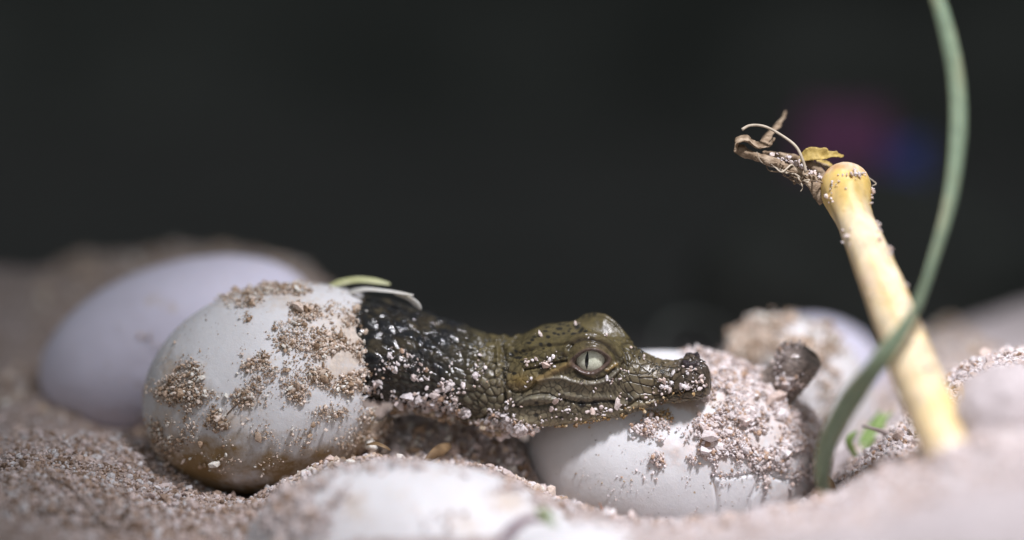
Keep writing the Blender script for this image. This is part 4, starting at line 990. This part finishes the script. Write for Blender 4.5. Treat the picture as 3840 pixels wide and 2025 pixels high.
# small green sprig between the far egg and the sand pile
SPRIG = mat_plain('fresh_green_leaf', [(0.3, (0.13, 0.21, 0.06)), (0.7, (0.27, 0.38, 0.13))], 4, 0.5, sss=0.15)
sprig = thing('seedling', at(3230, 1740, 2.2), 'small fresh green seedling growing behind the tall grass blade', 'seedling')
for a in [[(3230, 1740, 2.2), (3260, 1660, 2.3), (3300, 1590, 2.6), (3350, 1545, 2.8)], [(3230, 1740, 2.2), (3200, 1690, 2.0), (3190, 1650, 1.9), (3215, 1615, 2.0)], [(3230, 1740, 2.2), (3270, 1700, 2.0), (3300, 1670, 1.9), (3330, 1655, 1.9)], [(3230, 1740, 2.2), (3235, 1650, 2.6), (3290, 1570, 3.0), (3300, 1540, 3.2)]]:
    p = spline([at(*k) for k in a], 14); V, q, caps = ribbon(p, K * np.interp(np.linspace(0, 1, 14), [0, .3, .7, 1], [12, 26, 44, 6]), (0.7, 0.5, 0.4), 0.02, 0.2)
    put('leaf', V, SPRIG, parent=sprig, quads=q, ngons=caps)
TWIG = mat_plain('pinkish_grey_twig', [(0.3, (0.30, 0.23, 0.21)), (0.7, (0.50, 0.42, 0.40))], 5, 0.7)
def root_fibre(name, label, cat, pts, rad_, mat, group=None):
    p_ = spline([at(*a) for a in pts], 30)
    if name == 'root_hair': p_[:, 2] = np.maximum(p_[:, 2], ground_z(p_[:, 0], p_[:, 1]) + 0.07)
    V_, q_, c_ = tube(p_, np.interp(np.linspace(0, 1, 30), np.linspace(0, 1, len(rad_)), rad_) * K, 7)
    return put(name, V_, mat, quads=q_, ngons=c_, origin=p_[0], label=label, cat=cat, group=group)
root_fibre('twig', 'pinkish grey twig leaning on the sand beside the green seedling', 'twig', [(3420, 1680, 0.2), (3360, 1640, 0.6), (3300, 1615, 0.9), (3235, 1597, 1.2)], [11, 10, 9, 5], TWIG)
ROOT = mat_plain('dark_brown_root', [(0.3, (0.07, 0.045, 0.03)), (0.7, (0.17, 0.12, 0.085))], 6, 0.7)
RG = 'fine roots in the sand beside the bluish egg'
for lab, pts in [('forked dark root hair arching over the sand below the bluish egg', [(190, 1790, -1.2), (260, 1830, -1.6), (330, 1900, -2.1), (380, 1960, -2.5), (410, 2060, -2.9)]),
                 ('long thin root hair lying flat along the shadowed sand', [(140, 1945, -2.6), (260, 1935, -2.3), (390, 1945, -2.3), (500, 1935, -2.0)]),
                 ('upright thin root hair beside the dark hollow in the sand', [(400, 2050, -2.6), (392, 1960, -2.3), (398, 1890, -2.0), (375, 1800, -1.6)]),
                 ('thin root hair bending towards the torn open egg', [(430, 2060, -2.8), (470, 1960, -2.0), (480, 1880, -1.6), (455, 1790, -1.1)]),
                 ('short root hair curving out of the sand at the dark patch', [(160, 1960, -2.6), (150, 1900, -2.4), (135, 1870, -2.2)]),
                 ('pale thin root hair lying over coarse grains', [(300, 2040, -2.8), (380, 2010, -2.6), (460, 2030, -2.7), (560, 2050, -2.9)])]:
    root_fibre('root_hair', lab, 'root', pts, [4.5, 4, 3, 2], ROOT, RG)
RED = mat_plain('red_brown_husk', [(0.3, (0.20, 0.09, 0.05)), (0.7, (0.36, 0.20, 0.14))], 5, 0.6)
root_fibre('plant_fibre', 'short red brown fibre sticking up from sand before the pecked egg', 'fibre', [(2245, 1995, -1.3), (2250, 1950, -1.2), (2258, 1915, -1.15), (2248, 1885, -1.1)], [7, 9, 6, 2], RED)
root_fibre('plant_fibre', 'black bristle stuck in sand on the torn open egg', 'fibre', [(850, 1555, -0.42), (885, 1520, -0.45), (915, 1495, -0.45)], [2.5, 3, 2], ROOT)
# purple stem and green leaf at the lower edge
PURP = mat_plain('purple_brown_stem', [(0.3, (0.13, 0.08, 0.10)), (0.7, (0.26, 0.17, 0.19))], 5, 0.6)
root_fibre('bent_twig', 'purple brown bent twig lying on the sand before the clean white egg', 'twig', [(1850, 2090, -4.8), (1890, 2020, -4.7), (1940, 1968, -4.6), (1990, 1945, -4.5), (2040, 1950, -4.4)], [20, 20, 18, 14, 8], PURP)
p = spline([at(2010, 1915, -4.2), at(2040, 1928, -4.3), at(2070, 1955, -4.4), at(2095, 1975, -4.5)], 12)
V, q, caps = ribbon(p, np.array([.05, .1, .14, .17, .18, .18, .17, .15, .13, .1, .07, .03]), (0.6, 0.2, 1), 0.02, 0.15)
put('leaf_blade', V, SPRIG, quads=q, ngons=caps, origin=p[-1], label='small green leaf beside the purple brown bent twig', cat='leaf')

# foreground pale lump on the right and golden husk beside the stalk
def lump(name, label, c, rad_, mat, seed, cat='sand lump'):
    V_, q_, cp = sphere((0, 0, 0), 1.0, 50, 70)
    nrm = V_ / np.linalg.norm(V_, axis=1, keepdims=True)
    V_ = V_ * np.array(rad_) * (1 + 0.22 * fbm(nrm, 1.4, 3, seed) + 0.06 * fbm(nrm, 6, 3, seed + 3))[:, None] + c
    return put(name, V_, mat, quads=q_, ngons=cp, origin=(c[0], c[1], V_[:, 2].min()), attrs={'far': np.zeros(len(V_)), 'dry': np.ones(len(V_))}, label=label, cat=cat)  # 'dry' at full gives the paler sand colour painted for the lamp side
lump('sand_lump', 'large pale pink lump of sand leaning against the yellow stalk', at(3775, 1580, -4.6), (0.95, 0.8, 1.0), SAND, 160)
HUSK = mat_plain('golden_husk', [(0.3, (0.55, 0.30, 0.03)), (0.7, (0.72, 0.45, 0.08))], 4, 0.5)
p = spline([at(3590, 1440, -3.6), at(3610, 1500, -3.7), at(3640, 1570, -3.9), at(3672, 1640, -4.2)], 14)
V, q, caps = ribbon(p, K * np.interp(np.linspace(0, 1, 14), [0, .4, .8, 1], [8, 42, 40, 12]), (1, 0.2, 0.2), 0.03, .2)
put('dry_leaf', V, HUSK, quads=q, ngons=caps, origin=p[-1], label='golden husk sliver between the yellow stalk and the pink sand lump', cat='leaf')

# ------------------------------------------------------------------ far background: cloth and a root loop
def cloth(name, label, c, wd, ht, mat, seed, lean=0.3):
    u = np.linspace(-1, 1, 50); v = np.linspace(0, 1, 40); U, Vv = np.meshgrid(u, v, indexing='ij')
    P_ = np.stack([U * wd * (1 - 0.25 * Vv), Vv * ht * lean, Vv * ht], -1).reshape(-1, 3)
    P_[:, 1] += 0.8 * fbm(P_, 0.4, 3, seed) + 1.2 * np.abs(P_[:, 0] / wd) ** 2; P_[:, 2] += 0.5 * fbm(P_, 0.4, 3, seed + 4) - 4.0 * (1 - Vv.ravel()) ** 3
    P_ = P_ + c
    ob = put(name, P_, mat, quads=gridq(50, 40), origin=c, label=label, cat='cloth')
    md = ob.modifiers.new('thickness', 'SOLIDIFY'); md.thickness = 0.15 * CM
    return ob
CP_ = mat_plain('purple_cloth', [(0.3, (0.22, 0.085, 0.18)), (0.7, (0.29, 0.115, 0.23))], 0.5, 0.9)
CB_ = mat_plain('blue_cloth', [(0.3, (0.09, 0.12, 0.42)), (0.7, (0.12, 0.15, 0.50))], 0.5, 0.9)
root_fibre('bent_root', 'dark bent root arching in the shade beyond the pecked egg', 'root', [(2470, 1400, 13), (2465, 1280, 13), (2510, 1210, 13.2), (2600, 1195, 13.5), (2690, 1220, 14), (2730, 1300, 14)], [20, 22, 24, 24, 22, 18], BANK)
lump('dark_fill_lump', 'added dark lump standing for the darkness below the purple cloth', at(3230, 1090, 24), (4.6, 2.2, 3.4), BANK, 190, 'dark lump')  # added dark lump, hides the cloth's foot and stands for unlit background
cb = at(3190, 900, 28)
cloth('purple_cloth', 'blurred purple cloth heaped in the dark behind the yellow stalk', cb, 1.5, 3.9, CP_, 170)
cloth('blue_cloth', 'blurred blue cloth hanging beside the purple cloth in the dark', at(3410, 900, 26.5), 0.55, 3.0, CB_, 175)

print('objects', len(bpy.data.objects), 'tris', sum(len(m.loop_triangles) if m.loop_triangles else sum(p.loop_total - 2 for p in m.polygons) for m in []))
